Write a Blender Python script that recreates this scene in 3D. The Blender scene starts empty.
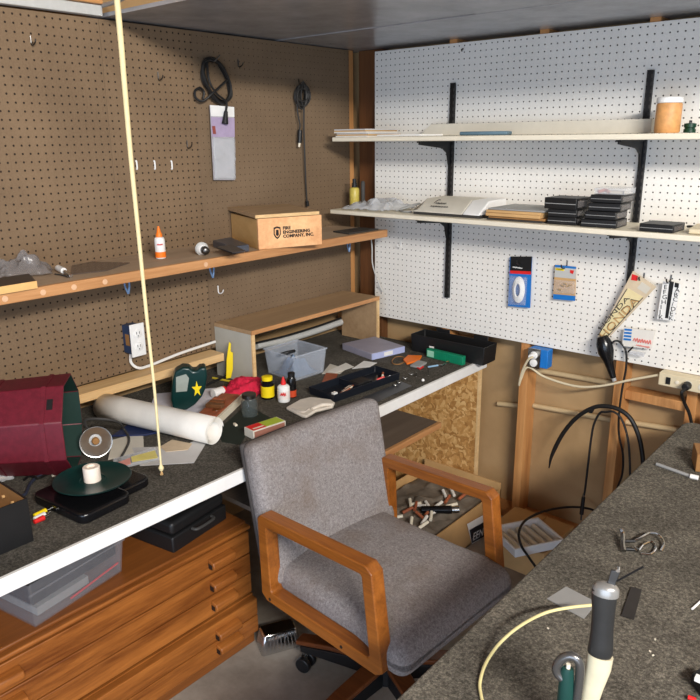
import bpy, bmesh, math, random
from mathutils import Vector, Matrix, noise
random.seed(7)
R_ = math.radians
scene = bpy.context.scene
COL = scene.collection
V = Vector

# ------------------------------------------------------------------ camera model (solved from the 1 inch pegboard grid)
CAM = V((2.1522, -2.7267, 1.7027)); FPX = 717.25
YAW, PITCH, ROLL = 0.707474696, -0.287941415, -0.0109707879
_f = V((-math.sin(YAW) * math.cos(PITCH), math.cos(YAW) * math.cos(PITCH), math.sin(PITCH)))
_r = V((math.cos(YAW), math.sin(YAW), 0)); _u = _r.cross(_f)
CF = _f
CR = _r * math.cos(ROLL) + _u * math.sin(ROLL)
CU = -_r * math.sin(ROLL) + _u * math.cos(ROLL)
def ray(u, v): return CF + CR * ((u - 350) / FPX) - CU * ((v - 350) / FPX)
def P(u, v, ax, val):                       # where the sight line of a photo point meets a world plane
    d = ray(u, v); return CAM + d * ((val - CAM[ax]) / d[ax])
def PN(u, v, q, n):
    d = ray(u, v); return CAM + d * ((q - CAM).dot(n) / d.dot(n))
B = 0.75                                     # bench top height
def bp(u, v, h=0): return P(u, v, 2, B + h)
XB = -0.141                                  # face of the brown pegboard
ZS = 1.30                                    # top of the brown wall shelf
ZL = 1.392; ZU = 1.705                       # tops of the white shelves
BENCH_X = 0.622

# ------------------------------------------------------------------ materials
def lin(c):
    return tuple(((x / 255) / 12.92 if x / 255 <= .04045 else ((x / 255 + .055) / 1.055) ** 2.4) for x in c) + (1,)
class NT:
    def __init__(s, name):
        s.m = bpy.data.materials.new(name); s.m.use_nodes = True
        s.t = s.m.node_tree; s.b = s.t.nodes['Principled BSDF']
    def n(s, typ, **kw):
        x = s.t.nodes.new(typ)
        for k, v in kw.items():
            if k in x.inputs: x.inputs[k].default_value = v
            else: setattr(x, k, v)
        return x
    def l(s, a, b): s.t.links.new(a, b)
    def math(s, op, a, b=None):
        x = s.n('ShaderNodeMath', operation=op)
        for i, v in enumerate((a, b)):
            if v is None: continue
            if isinstance(v, (int, float)): x.inputs[i].default_value = v
            else: s.l(v, x.inputs[i])
        return x.outputs[0]
    def mix(s, fac, a, b):
        x = s.n('ShaderNodeMix', data_type='RGBA')
        for sock, v in ((x.inputs[0], fac), (x.inputs[6], a), (x.inputs[7], b)):
            if isinstance(v, (int, float, tuple)): sock.default_value = v
            else: s.l(v, sock)
        return x.outputs[2]
    def co(s, scale=(1, 1, 1)):
        tc = s.n('ShaderNodeTexCoord'); mp = s.n('ShaderNodeMapping'); mp.inputs['Scale'].default_value = scale
        s.l(tc.outputs['Object'], mp.inputs['Vector']); return mp.outputs[0]
    def noise(s, scale, vec=None, detail=4, rough=.6):
        x = s.n('ShaderNodeTexNoise'); x.inputs['Scale'].default_value = scale; x.inputs['Detail'].default_value = detail
        x.inputs['Roughness'].default_value = rough
        s.l(vec if vec else s.co(), x.inputs['Vector']); return x.outputs['Fac']
    def ramp(s, fac, stops):
        x = s.n('ShaderNodeValToRGB'); e = x.color_ramp.elements
        while len(e) < len(stops): e.new(.5)
        for q, (p, c) in zip(e, stops): q.position = p; q.color = c
        s.l(fac, x.inputs[0]); return x.outputs[0]
    def bump(s, h, strength=.3, dist=.001):
        x = s.n('ShaderNodeBump'); x.inputs['Strength'].default_value = strength; x.inputs['Distance'].default_value = dist
        s.l(h, x.inputs['Height']); s.l(x.outputs[0], s.b.inputs['Normal'])
    def out(s, col=None, rough=.6, metal=0, spec=.4):
        if col is not None:
            if isinstance(col, tuple): s.b.inputs['Base Color'].default_value = col
            else: s.l(col, s.b.inputs['Base Color'])
        s.b.inputs['Roughness'].default_value = rough; s.b.inputs['Metallic'].default_value = metal
        s.b.inputs['Specular IOR Level'].default_value = spec
        return s.m
_mc = {}
def paint(c, rough=.55, metal=0, var=.08, scale=30, spec=.4):
    key = (c, rough, metal, var, scale)
    if key in _mc: return _mc[key]
    t = NT('paint_%d_%d_%d' % c)
    a = tuple(max(0, x * (1 - var)) for x in lin(c)[:3]) + (1,); b = tuple(min(1, x * (1 + var)) for x in lin(c)[:3]) + (1,)
    _mc[key] = t.out(t.ramp(t.noise(scale), [(.3, a), (.7, b)]), rough, metal, spec)
    return _mc[key]
def wood(name, c1, c2, axis, scale=14, rough=.45, stretch=.06, bump=.15):
    t = NT(name); sc = [1, 1, 1]; sc[axis] = stretch
    co = t.co(tuple(sc))
    n1 = t.noise(scale, co, 6, .65); n2 = t.noise(scale * 9, co, 3, .6)
    f = t.math('ADD', t.math('MULTIPLY', n1, .75), t.math('MULTIPLY', n2, .3))
    c = t.ramp(f, [(.36, lin(c1)), (.68, lin(c2))])
    t.bump(n2, bump, .001)
    return t.out(c, rough)
def clear(name, c, alpha, rough=.2):
    t = NT(name); t.out(lin(c), rough)
    t.l(t.math('ADD', t.math('MULTIPLY', t.noise(18), .12), alpha - .06), t.b.inputs['Alpha'])
    return t.m
def peg(name, c1, c2, hole, u_ax, rad=.0031, big=3):
    t = NT(name); co = t.co(); sp = t.n('ShaderNodeSeparateXYZ'); t.l(co, sp.inputs[0])
    def cell(o):
        q = t.math('FRACT', t.math('ADD', t.math('MULTIPLY', o, 1 / .0254), 100.5)); return t.math('SUBTRACT', q, .5)
    a = cell(sp.outputs[u_ax]); b = cell(sp.outputs[2])
    d = t.math('SQRT', t.math('ADD', t.math('MULTIPLY', a, a), t.math('MULTIPLY', b, b)))
    m = t.math('LESS_THAN', d, rad / .0254)
    n = t.math('ADD', t.math('MULTIPLY', t.noise(big, co, 5, .7), .6), t.math('MULTIPLY', t.noise(160, co, 2), .4))
    base = t.ramp(n, [(.3, lin(c1)), (.7, lin(c2))])
    t.bump(t.math('MULTIPLY', m, -1), .5, .003)
    return t.out(t.mix(m, base, lin(hole)), .6, 0, .25)
M = {}
M['white_peg'] = peg('white_pegboard', (224, 220, 212), (238, 235, 229), (66, 62, 58), 0, .0029)
M['brown_peg'] = peg('brown_pegboard', (108, 88, 67), (133, 110, 85), (42, 31, 22), 1, .0034)
M['brown_peg_faint'] = peg('brown_pegboard_small_holes', (106, 87, 67), (129, 108, 85), (80, 62, 46), 1, .0025)
M['stud'] = wood('stud_wood', (170, 112, 62), (206, 152, 96), 2)
M['pine_y'] = wood('pine_along_bench', (205, 165, 112), (232, 200, 150), 1)
M['plank_edge'] = wood('shelf_edge_wood', (166, 114, 70), (206, 154, 104), 1)
M['oak'] = wood('chair_oak', (110, 60, 20), (164, 98, 38), 0, 18, .3)
M['oak_z'] = wood('chair_oak_dark', (84, 44, 22), (128, 72, 36), 0, 18, .35)
M['drawer'] = wood('drawer_oak', (104, 54, 18), (170, 104, 46), 1, 16, .4, .08)
M['drawer_top'] = wood('cabinet_top_oak', (104, 58, 24), (146, 86, 38), 1, 9, .4)
M['cubby_wood'] = wood('cubby_plywood', (150, 120, 88), (178, 148, 112), 1, 8, .55)
M['box_pine'] = wood('box_pine', (214, 150, 98), (238, 184, 130), 1, 7, .5)
M['box_side'] = wood('box_pine_side', (196, 152, 92), (214, 174, 116), 0, 7, .5)
M['shelf_top'] = wood('dusty_shelf_top', (156, 134, 110), (182, 158, 132), 1, 6, .75)
M['under_shelf'] = wood('under_shelf_board', (96, 82, 70), (120, 104, 90), 1, 6, .6)
def carpet(name, a, b, c):
    t = NT(name); co = t.co(); n = t.noise(170, co, 5, .8); n2 = t.noise(7, co, 4, .6)
    f = t.math('ADD', t.math('MULTIPLY', n, .8), t.math('MULTIPLY', n2, .2))
    t.bump(n, .9, .006)
    return t.out(t.ramp(f, [(.38, lin(a)), (.52, lin(b)), (.72, lin(c))]), .95, 0, .05)
M['carpet'] = carpet('bench_carpet', (56, 53, 48), (88, 84, 77), (144, 137, 125))
M['carpet_right'] = carpet('near_bench_carpet', (62, 59, 54), (106, 101, 92), (176, 168, 152))
def fabric():
    t = NT('grey_tweed'); co = t.co(); n = t.noise(260, co, 3, .8); n2 = t.noise(110, co, 4, .8); st = t.noise(4.5, co, 3)
    c = t.ramp(t.math('ADD', t.math('MULTIPLY', n, .5), t.math('MULTIPLY', n2, .5)), [(.34, lin((92, 87, 85))), (.66, lin((162, 156, 155)))])
    c = t.mix(t.math('MULTIPLY', t.ramp(st, [(.5, (0, 0, 0, 1)), (.72, (1, 1, 1, 1))]), .45), c, lin((104, 84, 66)))
    t.bump(n, .5, .002); return t.out(c, .9, 0, .1)
M['fabric'] = fabric()
M['fabric_dark'] = paint((74, 70, 68), .9, 0, .15, 200, .1)
def osb():
    t = NT('osb_board'); tc = t.co((1, .35, 1))
    v = t.n('ShaderNodeTexVoronoi', feature='F1'); v.inputs['Scale'].default_value = 62; v.inputs['Randomness'].default_value = 1
    nz = t.n('ShaderNodeTexNoise'); nz.inputs['Scale'].default_value = 18; t.l(tc, nz.inputs['Vector'])
    mx = t.n('ShaderNodeMix', data_type='RGBA'); mx.inputs[0].default_value = .09
    t.l(tc, mx.inputs[6]); t.l(nz.outputs['Color'], mx.inputs[7]); t.l(mx.outputs[2], v.inputs['Vector'])
    sp = t.n('ShaderNodeSeparateColor'); t.l(v.outputs['Color'], sp.inputs[0])
    f = t.math('ADD', t.math('MULTIPLY', sp.outputs[0], .6), t.math('MULTIPLY', t.noise(60, tc), .4))
    c = t.ramp(f, [(.2, lin((164, 116, 62))), (.5, lin((200, 150, 88))), (.85, lin((230, 190, 130)))])
    t.bump(sp.outputs[1], .4, .002); return t.out(c, .6)
M['osb'] = osb()
def sheet_metal():
    t = NT('galvanised_sheet'); co = t.co(); n = t.noise(6, co, 5, .65); n2 = t.noise(50, co, 3)
    c = t.ramp(n, [(.3, lin((156, 157, 160))), (.7, lin((190, 191, 194)))])
    t.bump(n2, .12, .002)
    m = t.out(c, .26, .35, .5); return m
M['metal_ceiling'] = sheet_metal()
def concrete():
    t = NT('concrete_floor'); co = t.co(); n = t.noise(5, co, 8, .7)
    c = t.ramp(n, [(.3, lin((128, 118, 106))), (.7, lin((170, 160, 146)))]); t.bump(t.noise(60, co), .2, .002)
    return t.out(c, .8)
M['floor'] = concrete()
def sheathing():
    t = NT('tan_sheathing'); co = t.co(); n = t.noise(3, co, 6, .6)
    return t.out(t.ramp(n, [(.3, lin((158, 128, 88))), (.7, lin((182, 150, 108)))]), .8)
M['sheath'] = sheathing()
M['dark_wood'] = wood('dark_post', (84, 52, 30), (116, 76, 46), 2)
M['edge_white'] = paint((226, 225, 222), .5, 0, .05, 12)
M['cream'] = paint((226, 217, 196), .5, 0, .04, 12)
M['white'] = paint((232, 231, 228), .45, 0, .03)
M['paper'] = paint((222, 218, 210), .75, 0, .05, 14)
M['grey_paper'] = paint((192, 190, 188), .75, 0, .06, 14)
M['offwhite'] = paint((206, 200, 186), .55, 0, .04)
M['black'] = paint((24, 24, 25), .45, 0, .1)
M['black_gloss'] = paint((16, 16, 18), .22, 0, .1)
M['navy'] = paint((22, 26, 34), .35, 0, .1)
M['rubber'] = paint((22, 21, 21), .5, 0, .1)
M['charcoal'] = paint((58, 56, 54), .6, 0, .1)
M['steel'] = paint((170, 170, 168), .25, 1, .06)
M['chrome'] = paint((205, 205, 205), .12, 1, .03)
M['dark_steel'] = paint((96, 94, 92), .35, 1, .08)
M['maroon'] = paint((98, 22, 36), .5, 0, .18, 60)
M['green_dark'] = paint((10, 46, 44), .3, 0, .1)
M['green_inside'] = paint((22, 50, 44), .6, 0, .1)
M['green_tray'] = paint((14, 128, 92), .4, 0, .08)
M['yellow'] = paint((240, 212, 24), .45, 0, .05)
M['orange'] = paint((244, 122, 30), .45, 0, .05)
M['red'] = paint((214, 36, 36), .45, 0, .06)
M['red_cloth'] = paint((196, 26, 60), .85, 0, .2, 40)
M['blue'] = paint((26, 112, 190), .45, 0, .06)
M['blue_dark'] = paint((34, 58, 92), .45, 0, .1)
M['blue_steel'] = paint((96, 122, 156), .4, .2, .08)
M['tan_card'] = paint((196, 156, 104), .8, 0, .08, 10)
M['brown_card'] = paint((150, 108, 62), .8, 0, .12, 10)
M['rust'] = wood('reddish_wood', (122, 62, 40), (170, 98, 66), 1, 30, .55)
M['cord_cream'] = paint((222, 206, 158), .7, 0, .06, 60)
M['beige'] = paint((214, 200, 168), .5, 0, .05)
M['pipe'] = paint((196, 172, 132), .5, 0, .06)
M['lav'] = paint((150, 146, 160), .5, 0, .08, 14)
M['lav_edge'] = paint((176, 184, 222), .45, 0, .05)
M['grey'] = paint((150, 150, 148), .5, 0, .06)
M['grey_light'] = paint((188, 188, 184), .5, 0, .05)
M['film'] = clear('clear_film', (214, 216, 220), .38, .15)
M['film_dark'] = clear('smoky_film', (150, 144, 142), .42, .2)
M['clear_bin'] = clear('clear_plastic', (210, 218, 230), .24, .15)
M['smoke_bin'] = clear('smoky_plastic', (150, 150, 156), .20, .2)
M['bubble'] = clear('clear_bubble', (225, 228, 232), .16, .1)
M['glass'] = clear('jar_glass', (96, 106, 106), .18, .05)

# ------------------------------------------------------------------ objects
W = {}
def thing(name, label, cat, loc, group=None, rz=0):
    o = bpy.data.objects.new(name, None); COL.objects.link(o); o.empty_display_size = .05
    o.location = loc; o.rotation_euler = (0, 0, rz)
    W[o] = Matrix.Translation(V(loc)) @ Matrix.Rotation(rz, 4, 'Z')
    o['label'] = label; o['category'] = cat
    if group: o['group'] = group
    return o
class MB:
    def __init__(s): s.bm = bmesh.new()
    def face(s, vs):
        try: return s.bm.faces.new(vs)
        except ValueError: return None
    def box(s, a, b, m=None):
        x0, y0, z0 = a; x1, y1, z1 = b
        c = [V((x, y, z)) for z in (z0, z1) for y in (y0, y1) for x in (x0, x1)]
        if m is not None: c = [m @ q for q in c]
        v = [s.bm.verts.new(q) for q in c]
        for f in ((0, 2, 3, 1), (4, 5, 7, 6), (0, 1, 5, 4), (2, 6, 7, 3), (0, 4, 6, 2), (1, 3, 7, 5)): s.face([v[i] for i in f])
        return s
    def prism(s, pts, ext):
        a = [s.bm.verts.new(q) for q in pts]; b = [s.bm.verts.new(V(q) + V(ext)) for q in pts]; n = len(pts)
        s.face(a); s.face(b[::-1])
        for i in range(n): s.face([a[i], b[i], b[(i + 1) % n], a[(i + 1) % n]])
        return s
    def loft(s, rings, cap=True, closed=False):
        rs = [[s.bm.verts.new(q) for q in r] for r in rings]; n = len(rs[0])
        for a, b in zip(rs, rs[1:] + ([rs[0]] if closed else [])):
            for i in range(n): s.face([a[i], a[(i + 1) % n], b[(i + 1) % n], b[i]])
        if cap and not closed: s.face(rs[0][::-1]); s.face(rs[-1])
        return s
    def cyl(s, p0, p1, r0, r1=None, n=20, cap=True):
        p0, p1 = V(p0), V(p1); r1 = r0 if r1 is None else r1
        q = (p1 - p0).to_track_quat('Z', 'Y').to_matrix()
        ring = lambda p, r: [p + q @ V((r * math.cos(2 * math.pi * i / n), r * math.sin(2 * math.pi * i / n), 0)) for i in range(n)]
        return s.loft([ring(p0, r0), ring(p1, r1)], cap)
    def lathe(s, prof, m=None, n=28):
        m = m or Matrix(); rings = []
        for r, z in prof:
            r = max(r, 1e-5); rings.append([m @ V((r * math.cos(2 * math.pi * i / n), r * math.sin(2 * math.pi * i / n), z)) for i in range(n)])
        return s.loft(rings, True)
    def tube(s, pts, r, n=8, smooth=True, closed=False):
        pts = [V(p) for p in pts]
        if smooth and len(pts) > 2:
            o = []; k = len(pts)
            rng = k if closed else k - 1
            for i in range(rng):
                a = pts[(i - 1) % k] if (closed or i > 0) else pts[0] * 2 - pts[1]
                b, c = pts[i], pts[(i + 1) % k]
                d = pts[(i + 2) % k] if (closed or i + 2 < k) else c * 2 - b
                for j in range(6):
                    t = j / 6
                    o.append(.5 * ((2 * b) + (c - a) * t + (2 * a - 5 * b + 4 * c - d) * t * t + (3 * b - a - 3 * c + d) * t ** 3))
            if not closed: o.append(pts[-1])
            pts = o
        k = len(pts); rings = []; up = None
        for i, p in enumerate(pts):
            if closed: tg = pts[(i + 1) % k] - pts[i - 1]
            else: tg = pts[min(i + 1, k - 1)] - pts[max(i - 1, 0)]
            if tg.length < 1e-9: tg = V((0, 0, 1))
            tg.normalize()
            if up is None: up = tg.orthogonal().normalized()
            up = (up - tg * up.dot(tg))
            up = up.normalized() if up.length > 1e-6 else tg.orthogonal().normalized()
            w = tg.cross(up); rr = r(i / max(1, k - 1)) if callable(r) else r
            rings.append([p + (up * math.cos(2 * math.pi * j / n) + w * math.sin(2 * math.pi * j / n)) * rr for j in range(n)])
        return s.loft(rings, True, closed)
    def grid(s, nx, ny, fn):
        g = [[s.bm.verts.new(fn(i / nx, j / ny)) for i in range(nx + 1)] for j in range(ny + 1)]
        for j in range(ny):
            for i in range(nx): s.face([g[j][i], g[j][i + 1], g[j + 1][i + 1], g[j + 1][i]])
        return s
    def build(s, name, m, parent=None, loc=None, label=None, cat=None, group=None, kind=None, local=False, bev=0, seg=2, solid=0, smooth=38, recalc=True):
        if recalc: bmesh.ops.recalc_face_normals(s.bm, faces=s.bm.faces[:])
        if parent is not None: mw = W[parent]
        else:
            if loc is None:
                vs = [v.co for v in s.bm.verts]
                loc = V(((min(v.x for v in vs) + max(v.x for v in vs)) / 2, (min(v.y for v in vs) + max(v.y for v in vs)) / 2, min(v.z for v in vs)))
            mw = Matrix.Translation(V(loc))
        if not local: bmesh.ops.transform(s.bm, matrix=mw.inverted(), verts=s.bm.verts[:])
        me = bpy.data.meshes.new(name); s.bm.to_mesh(me); s.bm.free()
        me.materials.append(M[m] if isinstance(m, str) else m)
        if smooth:
            me.polygons.foreach_set('use_smooth', [True] * len(me.polygons)); me.set_sharp_from_angle(angle=R_(smooth))
        o = bpy.data.objects.new(name, me); COL.objects.link(o)
        if parent is not None: o.parent = parent; W[o] = mw
        else: o.location = mw.translation; W[o] = mw
        if solid:
            q = o.modifiers.new('thickness', 'SOLIDIFY'); q.thickness = solid; q.offset = 0
        if bev:
            q = o.modifiers.new('edge', 'BEVEL'); q.width = bev; q.segments = seg; q.limit_method = 'ANGLE'; q.angle_limit = R_(40)
        if label: o['label'] = label
        if cat: o['category'] = cat
        if group: o['group'] = group
        if kind: o['kind'] = kind
        return o
def struct(name, mb, m, **k): return mb.build(name, m, kind='structure', **k)
def frame(A, Bp, z0=None):                   # matrix: x from A to Bp (level), y to its left, z up; and the length
    A, Bp = V(A), V(Bp); d = Bp - A; d.z = 0; L = d.length; x = d.normalized(); y = V((0, 0, 1)).cross(x)
    m = Matrix((x, y, V((0, 0, 1)))).transposed().to_4x4(); m.translation = A; return m, L
def basis(o, x, y):
    x = V(x).normalized(); z = x.cross(V(y)).normalized(); y = z.cross(x)
    m = Matrix((x, y, z)).transposed().to_4x4(); m.translation = V(o); return m
def text(name, body, size, m, parent, mat4, sx=1, label=None, bold=0):
    c = bpy.data.curves.new(name, 'FONT'); c.body = body; c.size = size; c.extrude = .0002; c.align_x = 'LEFT'; c.resolution_u = 2; c.offset = bold
    t = bpy.data.objects.new(name + '_tmp', c); COL.objects.link(t); bpy.context.view_layer.update()
    me = bpy.data.meshes.new_from_object(t.evaluated_get(bpy.context.evaluated_depsgraph_get()))
    bpy.data.objects.remove(t); bpy.data.curves.remove(c)
    me.transform(W[parent].inverted() @ mat4 @ Matrix.Diagonal((sx, 1, 1, 1)))
    me.name = name; me.materials.clear(); me.materials.append(M[m])
    o = bpy.data.objects.new(name, me); COL.objects.link(o); o.parent = parent; W[o] = W[parent]
    if label: o['label'] = label
    return o
def scribble(w, h, m, parent, mat4, r=.0008, n=9, seed=0):   # illegible handwriting-like mark
    pts = []
    for k in range(n * 2 + 1):
        x = w * k / (n * 2); y = h * (.5 + (.5 if k % 2 else -.5) * (.45 + .55 * abs(noise.noise(V((k * .9, seed, 2))))))
        pts.append(mat4 @ V((x, y, .0004)))
    return MB().tube(pts, r, 5).build('script_mark', m, parent)
def cushion(w, d, h, r, fn=None, n=9):
    bm = MB(); hx, hy, hz = w / 2, d / 2, h / 2
    def coords(hh):
        inner = hh - r
        e = [-hh + r * (1 - math.cos(math.pi / 2 * i / 4)) for i in range(5)]
        mid = [-inner + 2 * inner * i / n for i in range(1, n)]
        return e + mid + [-x for x in e[::-1]]
    xs, ys, zs = coords(hx), coords(hy), coords(hz)
    cache = {}
    def vert(x, y, z):
        k = (round(x, 6), round(y, 6), round(z, 6))
        if k not in cache:
            p = V((x, y, z)); c = V((min(max(x, -hx + r), hx - r), min(max(y, -hy + r), hy - r), min(max(z, -hz + r), hz - r)))
            q = p - c
            if q.length > 1e-9: p = c + q.normalized() * r
            if fn: p = fn(p)
            cache[k] = bm.bm.verts.new(p)
        return cache[k]
    def sheet(us, vs, f):
        for a, b in zip(us, us[1:]):
            for c, d_ in zip(vs, vs[1:]):
                bm.face([vert(*f(a, c)), vert(*f(b, c)), vert(*f(b, d_)), vert(*f(a, d_))])
    for z in (-hz, hz): sheet(xs, ys, lambda a, b: (a, b, z))
    for y in (-hy, hy): sheet(xs, zs, lambda a, b: (a, y, b))
    for x in (-hx, hx): sheet(ys, zs, lambda a, b: (x, a, b))
    return bm
def crumple(A, Bp, Cp, D, amp, n=14, f=9, seed=0, lift=.004, dome=0):
    def fn(u, v):
        p = (A * (1 - u) + Bp * u) * (1 - v) + (D * (1 - u) + Cp * u) * v
        q = V((u * f, v * f, seed))
        e = min(u, 1 - u, v, 1 - v)
        h = abs(noise.noise(q)) * amp * (.35 + min(1, e * 5) * .65)
        h += dome * (math.sin(math.pi * u) * math.sin(math.pi * v)) ** .6
        return p + V((noise.noise(q + V((5, 0, 0))) * amp * .35, noise.noise(q + V((0, 9, 0))) * amp * .35, lift + h))
    return MB().grid(n, n, fn)

# ================================================================== SETTING
struct('floor', MB().box((-.4, -4.6, -.06), (4.2, .4, 0)), 'floor', loc=(0, 0, 0))
struct('wall_back', MB().box((-.32, .095, 0), (4.2, .115, 2.95)), 'sheath', loc=(0, .1, 0))
struct('wall_left', MB().box((-.26, -4.6, 0), (-.24, .115, 2.95)), 'sheath', loc=(-.25, 0, 0))
# metal ceiling: two sheets with lapped seams
CZ = 2.092
struct('ceiling', MB().box((-.24, -1.285, CZ), (.81, -.47, CZ + .012)), 'metal_ceiling', loc=(0, 0, CZ))
struct('ceiling', MB().box((-.24, -.476, CZ - .003), (2.3, .095, CZ + .009)), 'metal_ceiling', loc=(0, 0, CZ))
struct('ceiling', MB().box((.795, -.88, CZ - .002), (2.3, -.468, CZ + .010)), 'metal_ceiling', loc=(0, 0, CZ))
struct('ceiling', MB().box((-.24, -4.6, 2.95), (4.2, .095, 2.97)), 'dark_wood', loc=(0, 0, 2.95))
i = 0
def trim(mb, m, **k):
    global i; i += 1; return struct('trim_%d' % i, mb, m, **k)
trim(MB().box((-.15, -4.6, 2.092), (-.12, -1.295, 2.125)), 'grey_light', bev=.002)             # white strip over the brown board
trim(MB().box((-.15, -4.6, 2.126), (-.105, -1.30, 2.30)), 'stud', bev=.002)
for k, (x0, zz) in enumerate([(.785, 0), (1.196, 0), (1.47, 0), (1.876, 0), (.379, 0)]):  # wall studs behind the white pegboard
    trim(MB().box((x0, .006, .038), (x0 + .038, .095, 2.09)), 'stud', bev=.002)
trim(MB().box((.64, .006, 0), (4.2, .095, .038)), 'stud', bev=.002)                       # sole plate
trim(MB().box((1.235, .03, .69), (1.469, .095, .728)), 'stud', bev=.002)                  # blocking
trim(MB().box((-.235, -.031, 0), (-.147, .007, 2.088)), 'stud', bev=.002)                 # corner stud
trim(MB().box((-.145, .045, 0), (-.004, .094, 2.088)), 'dark_wood', bev=.002)             # corner post
trim(MB().box((-.139, -2.6, .835), (-.055, -.935, .868)), 'pine_y', bev=.002)             # ledger under the brown pegboard
for (a, b, z) in [((.826, .08, .715), (1.194, .08, .727), 0), ((.826, .08, .548), (1.194, .08, .57), 0), ((1.236, .08, .575), (1.468, .08, .595), 0), ((.65, .08, .515), (.783, .08, .535), 0)]:
    trim(MB().cyl(a, b, .011), 'pipe')

# ================================================================== PEGBOARDS
def board(label, m, org, a, b, cat='pegboard'):
    return MB().box(a, b).build('pegboard', m, loc=org, label=label, cat=cat, bev=.0008, seg=1)
board('large white painted pegboard behind the white shelves', 'white_peg', (0, 0, 2.06), (-.0135, 0, .852), (2.42, .0055, 2.0727))
HY, HZ = -1.66519, 1.94335
ZBB = .870
board('brown pegboard sheet at far left, with large dark holes', 'brown_peg', (XB, HY, HZ), (XB - .005, -4.3, ZBB), (XB, -1.301, 2.086))
board('brown pegboard sheet in the middle, behind the hanging pull cord', 'brown_peg', (XB, HY + 14.93 * .0254, HZ), (XB - .005, -1.3005, ZBB), (XB, -.925, 2.086))
board('brown pegboard sheet with faint holes, between the black cords and the corner post', 'brown_peg_faint', (XB, -.90, HZ), (XB - .005, -.9245, ZBB), (XB, -.031, 2.086))

# ================================================================== LEFT BENCH
def make_bench():
    t = thing('workbench', 'long workbench with dark carpet top and white front edge along the brown pegboard', 'workbench', (.25, -1.3, 0))
    MB().box((-.232, -3.0, B - .03), (BENCH_X - .006, .0, B)).build('bench_top', 'carpet', t, loc=None, label='dark speckled carpet top', bev=.003)
    MB().box((BENCH_X - .006, -3.0, B - .042), (BENCH_X + .006, 0, B + .001)).build('front_edge', 'edge_white', t, label='white painted front edge', bev=.002)
    MB().box((0, -.022, 0), (.60, -.002, B - .032)).build('end_panel', 'osb', t, label='oriented strand board end panel')
    MB().box((.598, -.024, 0), (.606, -.001, B - .034)).build('panel_edge_strip', 'pine_y', t)
    MB().box((.10, -1.28, .478), (.530, -.235, .495)).build('lower_shelf', 'under_shelf', t)
    MB().box((.530, -1.28, .470), (.548, -.235, .497)).build('shelf_lip', 'plank_edge', t, bev=.002)
    return t
make_bench()
# flat-file cabinet
def make_cabinet():
    X = .508; Y1 = -1.331; Y0 = -2.55
    t = thing('flat_file_cabinet', 'oak flat file cabinet with wide shallow drawers under the left bench', 'cabinet', (.1, -1.9, 0))
    MB().box((-.22, Y0, .212), (X - .02, Y1, .452)).build('upper_case', 'drawer', t)
    MB().box((-.22, Y0, .05), (X - .018, Y1 + .012, .190)).build('lower_case', 'drawer', t)
    MB().box((-.22, Y0, 0), (X - .012, Y1 + .006, .05)).build('plinth', 'drawer_top', t, bev=.003)
    MB().box((-.22, Y0, .456), (X - .022, Y1 + .004, .474)).build('cabinet_top', 'drawer_top', t, bev=.004)
    MB().box((X - .024, Y0, .452), (X + .002, Y1 + .004, .466)).build('top_moulding', 'drawer', t, bev=.005, seg=3)
    MB().box((-.2, Y0, .1902), (X - .035, Y1 - .01, .2118)).build('shadow_gap', 'black', t)
    for k, (z0, z1) in enumerate([(.366, .446), (.290, .362), (.214, .286), (.122, .186), (.054, .118)]):
        xx = X + (.010 if k > 2 else 0)
        d = MB().box((X - .06, Y0 + .03, z0), (xx, Y1 - .004 + (.012 if k > 2 else 0), z1)).build('drawer', 'drawer', t, bev=.0025)
        for yc in (-1.462, -2.165):
            zc = {0: .405, 1: .325, 2: .252, 3: .144, 4: .090}[k]
            m = basis((xx, yc - .045, zc), (0, 1, 0), (1, 0, 0))
            pr = [(0, .018), (.012, .017), (.026, .012), (.031, .002), (.029, -.012), (.008, -.016), (0, -.016)]
            MB().prism([V((xx - .001 + a, yc - .047, zc + b)) for a, b in pr], (0, .094, 0)).build('drawer_pull', 'drawer', d, bev=.003)
            MB().prism([V((xx + .002, yc - .0475, zc + .006)), V((xx + .020, yc - .0475, zc + .004)), V((xx + .020, yc - .0475, zc - .012)), V((xx + .002, yc - .0475, zc - .012))], (0, -.0004, 0)).build('pull_recess', 'black', d)
make_cabinet()

# ================================================================== RIGHT BENCH
def make_right_bench():
    t = thing('workbench', 'grey carpet topped workbench in the right foreground', 'workbench', (2.1, -1.2, 0))
    X0 = 1.532; Y1 = -.215
    pts = [V((X0, -2.12, B - .03)), V((2.75, -2.12, B - .03)), V((2.75, Y1, B - .03)), V((X0 + .03, Y1, B - .03)), V((X0 + .008, Y1 - .012, B - .03)), V((X0, Y1 - .04, B - .03))]
    MB().prism(pts, (0, 0, .03)).build('bench_top', 'carpet_right', t, bev=.006, seg=3)
    MB().box((X0 + .12, -2.08, B - .075), (2.7, Y1 - .04, B - .031)).build('apron', 'stud', t)
    for x, y in ((X0 + .06, -2.07), (X0 + .06, Y1 - .14), (2.6, -2.07), (2.6, Y1 - .14)):
        MB().box((x, y, 0), (x + .088, y + .088, B - .121)).build('leg', 'stud', t, bev=.002)
    return t
make_right_bench()
MB().box((1.615, -.205, 0), (2.75, -.06, .765)).build('wood_board', 'pine_y', label='pale wood board behind the far edge of the right bench', cat='board', bev=.002)

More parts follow.
